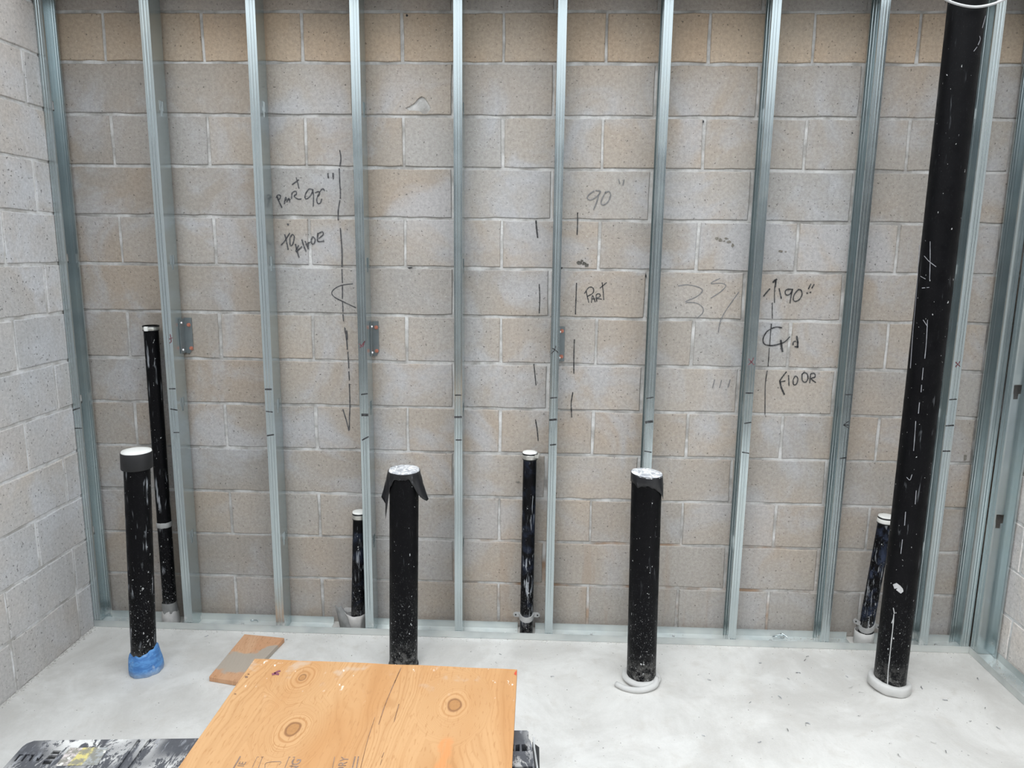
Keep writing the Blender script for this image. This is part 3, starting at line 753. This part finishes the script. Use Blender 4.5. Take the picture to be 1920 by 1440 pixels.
# 3 short thin pipe half hidden by a stud
p3, c3 = pipe('short thin black pipe with white cap and paper wrapped base half behind a stud', .984, -.060, .0295, .558, M_PIPE_WRAP, .045)
capped(p3, c3, .558, .0295)
def pw(k, a, r, z):
    fl = .018*max(0, math.cos(a-math.pi))**4*(k >= 4)
    return r+fl+.004*noise.noise(Vector((math.cos(a)*2, math.sin(a)*2, z*18))), max(.0005, z+fl*.8+.004*noise.noise(Vector((math.cos(a)*2.4+3, math.sin(a)*2.4, k))))
lathe('paper_wrap', [(.032, .0005), (.036, .018), (.0395, .040), (.0425, .062), (.0445, .080), (.043, .0805), (.032, .060)], M_PAPER, p3, wob=pw, cap1=False)
bm = bmesh.new(); n1 = 9; rows = []
for k in range(8):
    t_ = k/7; z_ = .002+.118*t_; row = []
    for i in range(n1):
        s_ = i/(n1-1); half = .030*(1-t_)*.9+.014
        xx = -.050+(.018 if t_ < .5 else .0)*(.5-t_)*2-.030*t_*t_ + (s_-.5)*2*half
        row.append(bm.verts.new((xx, -.020-.018*math.sin(s_*math.pi)+.006*noise.noise(Vector((s_*4, t_*5, 1))), z_+.004*noise.noise(Vector((s_*5, t_*5, 4)))*(k > 0))))
    rows.append(row)
for a, b in zip(rows, rows[1:]):
    for i in range(n1-1): bm.faces.new((a[i], a[i+1], b[i+1], b[i]))
o = from_bm('cloth_wrap', bm, M_CLOTH, p3, True); s = o.modifiers.new('thickness', 'SOLIDIFY'); s.thickness = .004
# 4 thick stub with torn black film
p4, c4 = pipe('thick black pipe stub with torn black film hanging round its silver taped top', 1.248, -.345, .0578, .838, M_PIPE, .018)
def film(k, n_, segs=72):
    V = []; F = []
    zt = .846; rows_ = 9
    for j in range(rows_):
        for i in range(segs):
            a = 2*math.pi*i/segs
            dl = lambda c0, w_: max(0, 1-abs(((a-c0+math.pi) % (2*math.pi))-math.pi)/w_)
            front = dl(-math.pi/2, 1.15)
            L = .085-.062*min(1, front*1.7) + .035*dl(-.18, .5) + .03*dl(math.pi+.15, .45) + .115*dl(math.pi+.30, .16)
            L += .008*noise.noise(Vector((math.cos(a)*5, math.sin(a)*5, 2)))
            t = j/(rows_-1)
            fl = (.038*dl(-.10, .55)+.030*dl(math.pi+.05, .42))*t**1.1 + .003
            if dl(math.pi+.30, .16) > .2: fl = .018*t*(1-t)*2+.010*t**3+.003
            rr = .0590+fl+.0022*noise.noise(Vector((math.cos(a)*4, math.sin(a)*4, t*5)))
            z = zt-L*t
            V.append((.018*z+rr*math.cos(a), rr*math.sin(a), z))
    for j in range(rows_-1):
        for i in range(segs):
            F.append((j*segs+i, (j+1)*segs+i, (j+1)*segs+(i+1) % segs, j*segs+(i+1) % segs))
    return V, F
V, F = film(0, 0)
o = mesh('torn_film', V, F, M_FILM, p4, True); s = o.modifiers.new('thickness', 'SOLIDIFY'); s.thickness = .0012; s.offset = 1
def top_disc(parent, r, z, c, tilt=0.):
    f = crumple(.0022, 30)
    lathe('tape_top', [(r*1.0, z-.010), (r*1.02, z-.003), (r*.96, z+.003), (r*.75, z+.0035), (r*.5, z+.003), (r*.25, z+.004), (.004, z+.004)], M_TAPETOP, parent, centre=c,
          wob=lambda k, a, rr, zz: (f(k, a, rr, zz)[0], f(k, a, rr, zz)[1]-tilt*math.cos(a)*rr))
top_disc(p4, .060, .849, c4)
bm = bmesh.new(); V, F, S = lathe_data([(.0600, .0005), (.0625, .004), (.0615, .010), (.0585, .013)], wob=crumple(.001)); 
mesh('base_flange', V, F, M_RUBBER, p4)
# 5 thin pipe with bright clamp and strap
p5, c5 = pipe('thin black pipe in wrinkled film with a bright hose clamp round its white cap', 1.755, -.060, .0290, .848, M_PIPE_WRAP, .004)
capped(p5, c5, .848, .0290)
bm = bmesh.new(); box(bm, .024, .040, -.026, -.010, .832, .846, .002); bmesh.ops.create_cone(bm, cap_ends=True, segments=8, radius1=.006, radius2=.006, depth=.022, matrix=Matrix.Translation((.040, -.018, .842)) @ Matrix.Rotation(.4, 4, 'Y'))
from_bm('clamp_screw', bm, M_CLAMP, p5)
def strap(t, z, r, lean=0., tilt=0., sag=.012):
    """two-eared pipe strap: band round the front, flat ears with screw holes on the wall side"""
    bm = bmesh.new(); n_ = 18; rows = []
    for i in range(n_+1):
        a = math.pi + math.pi*i/n_; zz = z-sag*math.sin(math.pi*i/n_)+tilt*math.cos(a)
        row = []
        for dz in (-.012, .012): 
            for rr in (r+.0005, r+.0045): row.append(bm.verts.new((rr*math.cos(a)+lean*z, rr*math.sin(a), zz+dz)))
        rows.append(row)
    for a, b in zip(rows, rows[1:]):
        for q, w_ in ((0, 1), (1, 3), (3, 2), (2, 0)): bm.faces.new((a[q], a[w_], b[w_], b[q]))
    bm.faces.new((rows[0][0], rows[0][1], rows[0][3], rows[0][2])); bm.faces.new((rows[-1][0], rows[-1][2], rows[-1][3], rows[-1][1]))
    for s_ in (-1, 1):
        pts = []
        for k in range(13):
            a = -math.pi/2+math.pi*k/12
            pts.append((s_*(r+.020+.011*math.cos(a))+lean*z, z+tilt*s_*-1+.011*math.sin(a)))
        pts = [(s_*(r-.002)+lean*z, z-.010)] + pts + [(s_*(r-.002)+lean*z, z+.010)]
        f0 = [bm.verts.new((x_, -.004, z_)) for x_, z_ in pts]; f1 = [bm.verts.new((x_, .002, z_)) for x_, z_ in pts]
        bm.faces.new(f0); bm.faces.new(f1[::-1])
        for k in range(len(f0)): bm.faces.new((f0[k], f1[k], f1[(k+1) % len(f0)], f0[(k+1) % len(f0)]))
    o_ = from_bm('pipe_strap', bm, M_STRAP, t)
    for s_ in (-1, 1):
        hb = bmesh.new(); bmesh.ops.create_cone(hb, cap_ends=True, segments=10, radius1=.0036, radius2=.0036, depth=.003, matrix=Matrix.Translation((s_*(r+.020)+lean*z, -.0045, z-tilt*s_)) @ Matrix.Rotation(math.pi/2, 4, 'X'))
        from_bm('strap_screw', hb, M_RUBBER, o_)
strap(p5, .094, .0290, .004)
# 6 thick stub with silver taped top, right of the centre
p6, c6 = pipe('thick black pipe stub with flat silver taped top and loose foam collar at its base', 2.228, -.394, .0580, .862, M_PIPE_DIRTY if False else M_PIPE, -.018)
top_disc(p6, .0600, .872, c6, .06)
def tapew(k, a, r, z):
    if k == 3: z -= .012*abs(math.sin(a*2.5+1))+.010*noise.noise(Vector((math.cos(a)*3, math.sin(a)*3, 0)))+.055*max(0, math.cos(a+.25))**8; r += .005*max(0, math.cos(a+.25))**8
    if k == 2: z -= .020*max(0, math.cos(a+.25))**8; r += .003*max(0, math.cos(a+.25))**8
    return r+.0015*noise.noise(Vector((math.cos(a)*5, math.sin(a)*5, k))), z-.06*math.cos(a)*r
o = lathe('tape_skirt', [(.0600, .872), (.0604, .864), (.0606, .850), (.0602, .840)], M_FILM, p6, centre=c6, wob=tapew, cap0=False, cap1=False, seg=64)
s = o.modifiers.new('thickness', 'SOLIDIFY'); s.thickness = .001
foam_ring(p6, .0635, .0150, .014, .0, [(.060*math.cos(-.35), .060*math.sin(-.35), .018), (.045, -.058, .014), (.012, -.082, .012), (-.030, -.092, .010), (-.075, -.080, .010), (-.108, -.055, .012)], 2)
# 7 leaning thin pipe by the right wall
p7, c7 = pipe('short leaning thin black pipe with white capped top beside the tall thick pipe', 3.257, -.062, .0295, .595, M_PIPE_BLUE, .070)
capped(p7, c7, .598, .0300, False)
strap(p7, .098, .0300, .07, .012, .016)
lathe('base_wrap', [(.0385, .0005), (.0415, .008), (.0405, .042), (.0395, .066), (.0380, .066), (.034, .045)], M_FOAM, p7, wob=crumple(.003, 9, 3), cap1=False)
# 8 tall thick pipe up through the ceiling
p8, c8 = pipe('tall thick black pipe rising from the floor out of view on the right', 3.219, -.391, .0590, 2.721, M_PIPE_CLEAN, .000)
foam_ring(p8, .0670, .0130, .020, .10, None, 5, 1.5, .55)
def onpipe(u, v, x, y, r, eps=.0012):
    d = RIGHT*((u-960)/FPX)+DOWN*((v-720)/FPX)+FWD; o_ = CAM-Vector((x, y, 0)); R_ = r+eps
    A = d.x*d.x+d.y*d.y; B_ = 2*(o_.x*d.x+o_.y*d.y); C_ = o_.x**2+o_.y**2-R_*R_; D = max(0, B_*B_-4*A*C_)
    p = CAM+d*((-B_-math.sqrt(D))/(2*A)); return Vector((p.x-x, p.y-y, p.z))
M_SCUFF = ink('plaster_scuff', (.40, .40, .40)); M_SCUFF2 = ink('pale_scratch', (.22, .22, .24))
V = []; F = []
f8 = lambda u, v: onpipe(u, v, 3.219, -.391, .0590)
ribbon_data([(1.8, [(1676, 1152), (1674, 1178), (1671, 1205), (1668, 1235), (1665, 1262), (1664, 1294)]), (1.6, [(1675, 1140), (1677, 1150)]), (1.6, [(1672, 1168), (1675, 1160)])], f8, 1.6, V, F)
n0 = len(V); blob = [(1674, 1096), (1681, 1093), (1688, 1098), (1693, 1104), (1694, 1109), (1689, 1113), (1685, 1110), (1680, 1106), (1683, 1103), (1677, 1104)]
V += [f8(*b) for b in blob]; F.append(tuple(range(n0, n0+len(blob))))
mesh('plaster_splash', V, F, M_SCUFF, p8)
for st_ in [[(1744, 453), (1744, 490), (1743, 525)], [(1731, 600), (1739, 612)], [(1733, 480), (1742, 490), (1755, 500)], [(1726, 518), (1735, 523)], [(1729, 540), (1742, 539)], [(1739, 600), (1737, 640), (1734, 672)], [(1731, 690), (1729, 712)], [(1728, 722), (1727, 735)],
   [(1717, 790), (1715, 820), (1713, 845)], [(1724, 755), (1722, 775)], [(1700, 895), (1706, 900), (1710, 890)], [(1718, 920), (1716, 945)], [(1698, 960), (1696, 985)], [(1692, 1012), (1689, 1038)], [(1724, 460), (1719, 540), (1712, 620), (1707, 690)],
   [(1837, 68), (1838, 74), (1834, 84)], [(1826, 96), (1832, 88)], [(1848, 30), (1842, 52)]]:
    V = []; F = []; ribbon_data([st_], f8, 1.3, V, F); mesh('scratch', V, F, M_SCUFF2, p8)
M_GOLD = None
# ------------------------------------------------------------ grey cable looped round the tall pipe, near the ceiling
pts = [(1735, -60, -.50), (1752, -22, -.485), (1772, -2, -.475), (1800, 9, -.470), (1830, 13, -.468), (1860, 8, -.470), (1885, -2, -.475), (1905, -14, -.47), (1930, -34, -.44), (1945, -70, -.40)]
bm = bmesh.new(); tube(bm, catmull([at(u, v, y=y_) for u, v, y_ in pts], 6), .0042, 10)
cab = from_bm('cable', bm, plain('grey_cable', (.55, .55, .555), .5, 0, .05, 30, 0), None, True)
tag(cab, 'grey cable hanging in a loop in front of the top of the tall pipe', 'cable')

# ------------------------------------------------------------ small plank on the floor
bm = bmesh.new()
pl = [at(458, 1190, z=.018), at(533, 1198, z=.018), at(440, 1278, z=.018), at(392, 1270, z=.018)]
pl = [(.507, -.174), (.694, -.196), (.642, -.536), (.497, -.505)]
prism(bm, pl, .0005, .021); bmesh.ops.bevel(bm, geom=bm.edges[:], offset=.0015, segments=1, affect='EDGES')
nw = wood_grain('weathered_plank', [], (.53, .285, .155), (.42, .20, .09), (.57, .34, .20)); p_ = nw.obj()
old = nw.b.inputs['Base Color'].links[0].from_socket
px_, py_, pz_ = nw.xyz(p_); w_ = nw.math('ADD', nw.math('ADD', py_, nw.math('MULTIPLY', px_, -.45)), nw.math('MULTIPLY', nw.noise(p_, 9, 3), .22))
nw.set(Base_Color=nw.mix(nw.rng(nw.math('ABSOLUTE', nw.math('ADD', w_, .535)), .085, .055, 0, .85), old, (.36, .335, .29)))
tag(from_bm('wood_plank', bm, nw.m), 'short weathered wooden plank lying flat on the floor behind the plywood', 'plank')

# ------------------------------------------------------------ folding work table and the plywood on it
TZ = .742
tb = [at(u, v, z=TZ) for u, v in ((42, 1400), (50, 1394), (64, 1389), (90, 1388), (240, 1386), (360, 1384.5), (700, 1378), (965, 1369.5), (988, 1369.5), (991, 1372), (991, 1376), (988, 1379), (991, 1384), (995, 1390), (997, 1397), (1003, 1440))]
th_ = math.atan2((tb[8].y-tb[4].y), (tb[8].x-tb[4].x))
fx = Vector((math.cos(th_), math.sin(th_))); fy = Vector((-math.sin(th_), math.cos(th_)))
pL = Vector((tb[0].x, tb[0].y)); pR = Vector((tb[-1].x, tb[-1].y))
outline = [(p.x, p.y) for p in tb] + [tuple(pR-fy*.38), tuple(pR-fy*.42-fx*.05), tuple(pL-fy*.50+fx*.05), tuple(pL-fy*.46)]
tc = Vector((sum(p[0] for p in outline)/len(outline), sum(p[1] for p in outline)/len(outline)))
table = thing('folding_table', 'black plastic work table smeared with plaster under the plywood sheet', 'table', (tc.x, tc.y, 0))
loc = lambda pts: [(p[0]-tc.x, p[1]-tc.y) for p in pts]
bm = bmesh.new(); prism(bm, loc(outline)[::-1], TZ-.035, TZ)
top = from_bm('table_top', bm, M_TABLE, table)
def carve(pts, z0, z1):
    cb = bmesh.new(); prism(cb, pts, z0, z1); boolean(top, from_bm('cutter', cb, M_TABLE, table))
c1_ = lambda L: loc([(at(a/8, 1370+b/8, z=TZ).x, at(a/8, 1370+b/8, z=TZ).y) for a, b in L])
c3_ = lambda L: loc([(at(920+a/14.4, 1340+b/14.4, z=TZ).x, at(920+a/14.4, 1340+b/14.4, z=TZ).y) for a, b in L])
slots = [c1_(L) for L in ([(205, 460), (290, 355), (355, 355), (345, 371), (304, 374), (236, 460)], [(305, 460), (385, 355), (452, 355), (442, 371), (406, 374), (336, 460)], [(420, 456), (470, 390), (466, 360), (524, 355), (452, 458)], [(530, 455), (560, 400), (582, 420), (636, 356), (658, 357), (577, 455)],
   [(755, 350), (800, 298), (920, 298), (880, 350)], [(690, 425), (735, 371), (862, 368), (815, 425)], [(620, 505), (665, 450), (795, 450), (750, 505)])]
for s_ in slots: carve(s_, TZ-.018, TZ+.01)
for L in ([(675, 815), (785, 795), (785, 985), (660, 985)], [(835, 800), (930, 795), (985, 850), (985, 980), (845, 990)], [(560, 800), (630, 800), (630, 985), (550, 985)], [(560, 1412), (1130, 1395), (1140, 1470), (550, 1490)]):
    carve(c3_(L), TZ-.05, TZ+.01)
# long grooves moulded across the top
for u0, u1 in ((252, 243), (272, 262)):
    a, b = at(u0+9, 1388, z=TZ), at(u1-19, 1440, z=TZ); d_ = Vector((b.x-a.x, b.y-a.y)).normalized(); nn = Vector((-d_.y, d_.x))*.004
    q = [Vector((a.x, a.y))+nn, Vector((a.x, a.y))-nn, Vector((a.x, a.y))+d_*.50-nn, Vector((a.x, a.y))+d_*.50+nn]
    carve(loc([tuple(v) for v in q]), TZ-.004, TZ+.01)
# dark sheets painting the shade inside the moulded slots
V = []; F = []
for s_ in slots:
    k = len(V); V += [(p[0], p[1], TZ-.0035) for p in s_]; F.append(tuple(range(k, k+len(s_))))
mesh('slot_lining', V, F, plain('slot_black', (.003, .003, .003), .8, 0, .1, 30, 0), table)
# printed warning label, scraped
lab = c1_([(835, 530), (1050, 262), (1625, 256), (1460, 520)])
nl = NT('scraped_label'); p_ = nl.obj(); 
x_, y_, z_ = nl.xyz(nl.sca(p_, (1, 1, 1), (-lab[0][0], -lab[0][1], 0)))
cl = nl.mix(nl.rng(x_, .020, .022), (.44, .39, .38), nl.mix(nl.rng(x_, .044, .050), (.44, .38, .14), (.24, .25, .25)))
cl = nl.mix(nl.rng(nl.noise(p_, 70, 4, .75), .43, .55, 0, .92), cl, (.16, .155, .13))
cl = nl.mix(nl.rng(nl.noise(nl.sca(p_, (1, 1, 1), (2, 0, 0)), 48, 3, .6), .58, .66, 0, .9), cl, (.78, .77, .70))
nl.set(Base_Color=cl, Roughness=.5)
bm = bmesh.new(); prism(bm, lab[::-1], TZ+.0002, TZ+.0009); from_bm('label', bm, nl.m, table)
# rim under the top, legs
bm = bmesh.new(); cx_, cy_ = 0, 0
inner = [(p[0]*.93, p[1]*.90) for p in loc(outline)]
prism(bm, inner[::-1], TZ-.085, TZ-.0355); from_bm('under_frame', bm, M_TABLE_SIDE, table)
for sx in (-1, 1):
    for sy_ in (-1, 1):
        ex = (tb[8].x-tc.x-.045) if sx > 0 else (tb[0].x-tc.x+.13)
        yy = (tb[4].y if sx < 0 else tb[8].y)-tc.y-(.10 if sy_ > 0 else .40)
        bm = bmesh.new(); t0 = Vector((ex, yy, TZ-.05)); t1 = Vector((ex+sx*.055, yy+sy_*.05, 0.))
        rows = []
        for q, hw, hd in ((t0, .034, .06), (t0.lerp(t1, .5), .028, .045), (t1, .022, .03)):
            rows.append([bm.verts.new((q.x+a*hw, q.y+b*hd, q.z)) for a, b in ((-1, -1), (1, -1), (1, 1), (-1, 1))])
        for a, b in zip(rows, rows[1:]):
            for i in range(4): bm.faces.new((a[i], a[(i+1) % 4], b[(i+1) % 4], b[i]))
        bm.faces.new(rows[0]); bm.faces.new(rows[-1][::-1])
        bmesh.ops.recalc_face_normals(bm, faces=bm.faces[:]); bmesh.ops.bevel(bm, geom=bm.edges[:], offset=.004, segments=2, affect='EDGES')
        from_bm('leg', bm, M_TABLE_SIDE, table)
    bm = bmesh.new(); yb_ = (tb[4].y if sx < 0 else tb[8].y)-tc.y; box(bm, ex+sx*.030-.012, ex+sx*.030+.012, yb_-.42, yb_-.08, .30, .35, .004); from_bm('cross_bar', bm, M_TABLE_SIDE, table)
# folded side panel at the right end
ra = [at(1002, 1388, z=TZ-.03), at(1008.5, 1400, z=TZ-.03)]
bm = bmesh.new(); q0 = Vector((at(998, 1391, z=TZ-.03).x-tc.x, at(998, 1391, z=TZ-.03).y-tc.y)); q1 = Vector((at(1011.0, 1401, z=TZ-.03).x-tc.x, at(1011.0, 1401, z=TZ-.03).y-tc.y))
prism(bm, [tuple(q0), tuple(q1), tuple(q1+Vector((.006, -.42))), tuple(q0+Vector((.004, -.44)))], TZ-.20, TZ-.03)
from_bm('side_panel', bm, M_TABLE_SIDE, table)
a, b = at(997, 1381, z=TZ-.004), at(1002.6, 1440, z=TZ-.004); bm = bmesh.new()
tube(bm, [(a.x-tc.x+.004, a.y-tc.y, TZ-.006), (a.x-tc.x+.005, a.y-tc.y-.02, TZ-.012), (b.x-tc.x+.006, b.y-tc.y, TZ-.012)], .0022, 6); from_bm('edge_strip', bm, M_STRAP, table)

PZ = TZ+.0195
c = [at(480, 1235, z=PZ), at(972, 1255, z=PZ)]
px0, px1, pyb = (c[0].x+at(330, 1440, z=PZ).x)/2, (c[1].x+at(957, 1440, z=PZ).x)/2, c[0].y
kn = []
for u, v, r, R in ((852, 1321, .0130, .085), (548, 1369, .0125, .085), (567, 1270, .0075, .080)):
    k = at(u, v, z=PZ); kn.append((k.x-px0, k.y-pyb, r, R))
wood = wood_grain('plywood_veneer', kn, paint=(kn[0][0], kn[0][1]))
bm = bmesh.new(); yr = c[1].y-pyb
n_ = 16; edge = [(px1-px0)*i/n_ for i in range(n_+1)]
pts_ = [(x, yr*x/(px1-px0)+(jit(.0012) if 0 < i < n_ else 0)) for i, x in enumerate(edge)]
pts_ += [(px1-px0, -.3), (px1-px0+.001, -.75), (0.001, -.75), (0, -.3)]
tf = prism(bm, pts_[::-1], -.019, 0)
bmesh.ops.bevel(bm, geom=bm.edges[:], offset=.0008, segments=1, affect='EDGES')
ply = from_bm('plywood_sheet', bm, wood.m); ply.location = (px0, pyb, PZ)
tag(ply, 'large orange plywood sheet with round knots lying on the black work table', 'plywood')
onply = lambda u, v: at(u, v, z=PZ+.0006)-Vector((px0, pyb, PZ))
ink_marks('crack', [(1.3, [(752, 1252), (735, 1290), (722, 1322), (710, 1358)]), (1.0, [(747, 1262), (740, 1280)]), (1.2, [(748, 1320), (741, 1345), (739, 1353)]), (1.0, [(703, 1345), (690, 1385), (676, 1440)]), (1.2, [(720, 1411), (716, 1420)]), (1.0, [(716, 1424), (713, 1434)])], onply, 1.2, ink('wood_crack', (.14, .06, .02)), ply)
M_STAMP = ink('stamp_ink', (.16, .10, .07))
st = []
P12 = lambda ox, L: [(ox+a/12, 1410+b/12) for a, b in L]
st += [(2.4, P12(430, [(245, 100), (95, 360)])), (.8, P12(430, [(625, 110), (520, 340)])), (.8, P12(430, [(745, 110), (655, 350)])), (.7, P12(430, [(625, 110), (668, 106)])), (.7, P12(430, [(715, 110), (770, 106)])),
       (.9, P12(430, [(800, 350), (838, 240), (1150, 215), (1120, 290)])), (.9, P12(430, [(1345, 112), (1245, 360)])), (.9, P12(430, [(1468, 110), (1390, 360)])), (.8, P12(430, [(1345, 112), (1375, 112)])), (.8, P12(430, [(1430, 112), (1475, 110)])),
       (1.2, P12(580, [(570, 110), (520, 360)])), (2.2, P12(580, [(1030, 105), (968, 360)])), (2.2, P12(580, [(1105, 105), (1060, 360)]))]
for st_ in st: ink_marks('stamp_bar', [st_], onply, 1, M_STAMP, ply)
def stamp_text(body, u, v, size, ang):
    cu = bpy.data.curves.new('t', 'FONT'); cu.body = body; cu.size = size; cu.align_x = 'RIGHT'
    tmp = bpy.data.objects.new('t', cu); COL.objects.link(tmp); bpy.context.view_layer.update()
    dg = bpy.context.evaluated_depsgraph_get(); me = bpy.data.meshes.new_from_object(tmp.evaluated_get(dg), depsgraph=dg)
    bpy.data.objects.remove(tmp); bpy.data.curves.remove(cu)
    o = link('stamp_lettering', me, M_STAMP, ply); me.materials.clear(); me.materials.append(M_STAMP)
    o.location = onply(u, v); o.rotation_euler = (0, 0, ang); return o
stamp_text('HING', 566, 1422.5, .024, math.pi/2)
stamp_text('SORY', 655, 1419, .022, math.pi/2)
stamp_text('IE', 462, 1428, .018, math.pi/2)
# red paint daub on the corner
bm = bmesh.new(); k = onply(970, 1262)
V = [(k.x+q*.006*math.cos(t), k.y+q*.010*math.sin(t), .0006) for t, q in [(2*math.pi*i/9, 1+jit(.4)) for i in range(9)]]
mesh('paint_daub', [(min(x, px1-px0-.001), y, z) for x, y, z in V], [tuple(range(9))], plain('red_paint', (.42, .05, .02), .6, 0, .2, 60, 0), ply)
ink_marks('paint_daub', [(4., [(511, 1264), (517, 1263), (522, 1264)]), (3., [(515, 1262), (521, 1259), (525, 1258)])], onply, 3, plain('purple_paint', (.17, .045, .07), .6, 0, .2, 60, 0), ply)

for u_, v_, q_ in ((466, 1264, 2.), (462, 1269, 3.), (441, 1301, 2.)):
    ink_marks('paint_daub', [[(u_-q_*.6, v_), (u_+q_*.6, v_)]], onply, q_, bpy.data.materials['wood_crack'], ply)
# ------------------------------------------------------------ shavings and crumbs on the floor: too many to count
V = []; F = []
def crumb(x, y, z, s):
    b = len(V); a0 = random.random()*6.28
    for k in range(4):
        a = a0+k*math.pi/2; q = s*(.6+.7*random.random()); V.append((x+q*math.cos(a), y+q*math.sin(a), z))
    V.append((x, y, z+s*(.5+.5*random.random())))
    for k in range(4): F.append((b+k, b+(k+1) % 4, b+4))
    F.append((b+3, b+2, b+1, b))
def shaving(x, y, z, L, w):
    a = random.random()*6.28; cur = random.uniform(-2.5, 2.5); px, py = x, y; prev = None
    for k in range(5):
        nx, ny = -math.sin(a)*w, math.cos(a)*w; zz = z+.001+.0025*abs(math.sin(k*1.3))
        b = len(V); V.append((px+nx, py+ny, zz)); V.append((px-nx, py-ny, zz+.0018))
        if prev is not None: F.append((prev, prev+1, b+1, b))
        prev = b; px += math.cos(a)*L/4; py += math.sin(a)*L/4; a += cur*.25
for _ in range(260):
    x = XL+.03+(3.66-XL)*random.random()**.8; y = random.uniform(-1.25, -.14)
    if .47 < x < .72 and y > -.56: continue
    crumb(x, y, 0, random.uniform(.0010, .0026))
crumbs1 = mesh('floor_crumbs', V, F, plain('dark_crumbs', (.16, .15, .14), .8, 0, .3, 40, 0)); crumbs1['kind'] = 'stuff'
tag(crumbs1, 'tiny dark crumbs scattered over the concrete floor', 'debris')
V = []; F = []
for _ in range(20):
    shaving(random.uniform(2.3, 3.62), random.uniform(-1.0, -.15), 0, random.uniform(.008, .018), random.uniform(.0006, .0012))
for _ in range(10):
    shaving(random.uniform(0, 1.9), random.uniform(-.8, -.15), 0, random.uniform(.008, .02), .0008)
for u, v in ((1508, 1240), (1501, 1263), (1465, 1311), (1610, 1299), (1836, 1276), (1777, 1314), (1730, 1293), (1475, 1366), (1684, 1414), (1745, 1391), (1773, 1407), (1519, 1359)):
    q = at(u, v, z=0); shaving(q.x, q.y, 0, .020, .0014)
sh = mesh('metal_shavings', V, F, plain('dull_shavings', (.26, .265, .27), .4, .5, .3, 60, 0)); sh['kind'] = 'stuff'
tag(sh, 'curled metal shavings scattered on the floor at the right', 'debris')
V = []; F = []
for _ in range(330):
    x = random.uniform(XL+.02, 3.66); y = -.117-abs(random.gauss(0, .012)); crumb(x, y, 0, random.uniform(.001, .0035))
for _ in range(420):
    y = random.uniform(-1.3, -.12); crumb(XL+.001+abs(random.gauss(0, .010)), y, 0, random.uniform(.0015, .006))
mc = mesh('mortar_crumbs', V, F, plain('pale_mortar_crumbs', (.42, .405, .38), .9, 0, .2, 40, 0)); mc['kind'] = 'stuff'
tag(mc, 'pale mortar crumbs along the base of the walls', 'debris')
M_CRUMB = bpy.data.materials['pale_mortar_crumbs']
V = []; F = []
for _ in range(380):
    crumb(random.uniform(3.695, 3.78), random.uniform(-1.2, -.17), .003, random.uniform(.001, .0035))
mesh('track_dust', V, F, M_CRUMB, rt)['kind'] = 'stuff'
V = []; F = []
for _ in range(340):
    x = random.choice((random.uniform(-.17, .02), random.uniform(2.85, 3.18), random.uniform(3.3, 3.66), random.uniform(.2, 3.6))); crumb(x, random.uniform(-.108, -.03), .003, random.uniform(.001, .0035))
mesh('track_dust', V, F, M_CRUMB, bt)['kind'] = 'stuff'

# curled metal offcuts lying in the back track
def offcut(u, v, label, L=.05, turns=1.1, w=.006):
    c_ = at(u, v, z=.006); bm = bmesh.new(); prev = None
    for k in range(17):
        t_ = k/16; a_ = turns*2*math.pi*t_; r_ = L*.5*(1-.45*t_)
        x_, y_, z_ = r_*math.cos(a_), r_*.5*math.sin(a_), .006+.012*t_+.004*math.sin(a_*2)
        row = [bm.verts.new((x_, y_, z_-w/2+.001)), bm.verts.new((x_*1.04, y_*1.04, z_+w/2))]
        if prev: bm.faces.new((prev[0], row[0], row[1], prev[1]))
        prev = row
    o_ = from_bm('metal_offcut', bm, M_STEEL, None, True); o_.location = (c_.x, min(-.045, max(-.085, c_.y)), .002)
    s_ = o_.modifiers.new('thickness', 'SOLIDIFY'); s_.thickness = .0008
    return tag(o_, label, 'offcut')
offcut(1458, 1192, 'curled metal offcut lying in the floor track at the right of the wide bay', .075, 1.2)
offcut(478, 1164, 'small curled metal offcut in the floor track left of the plank', .04, .8)
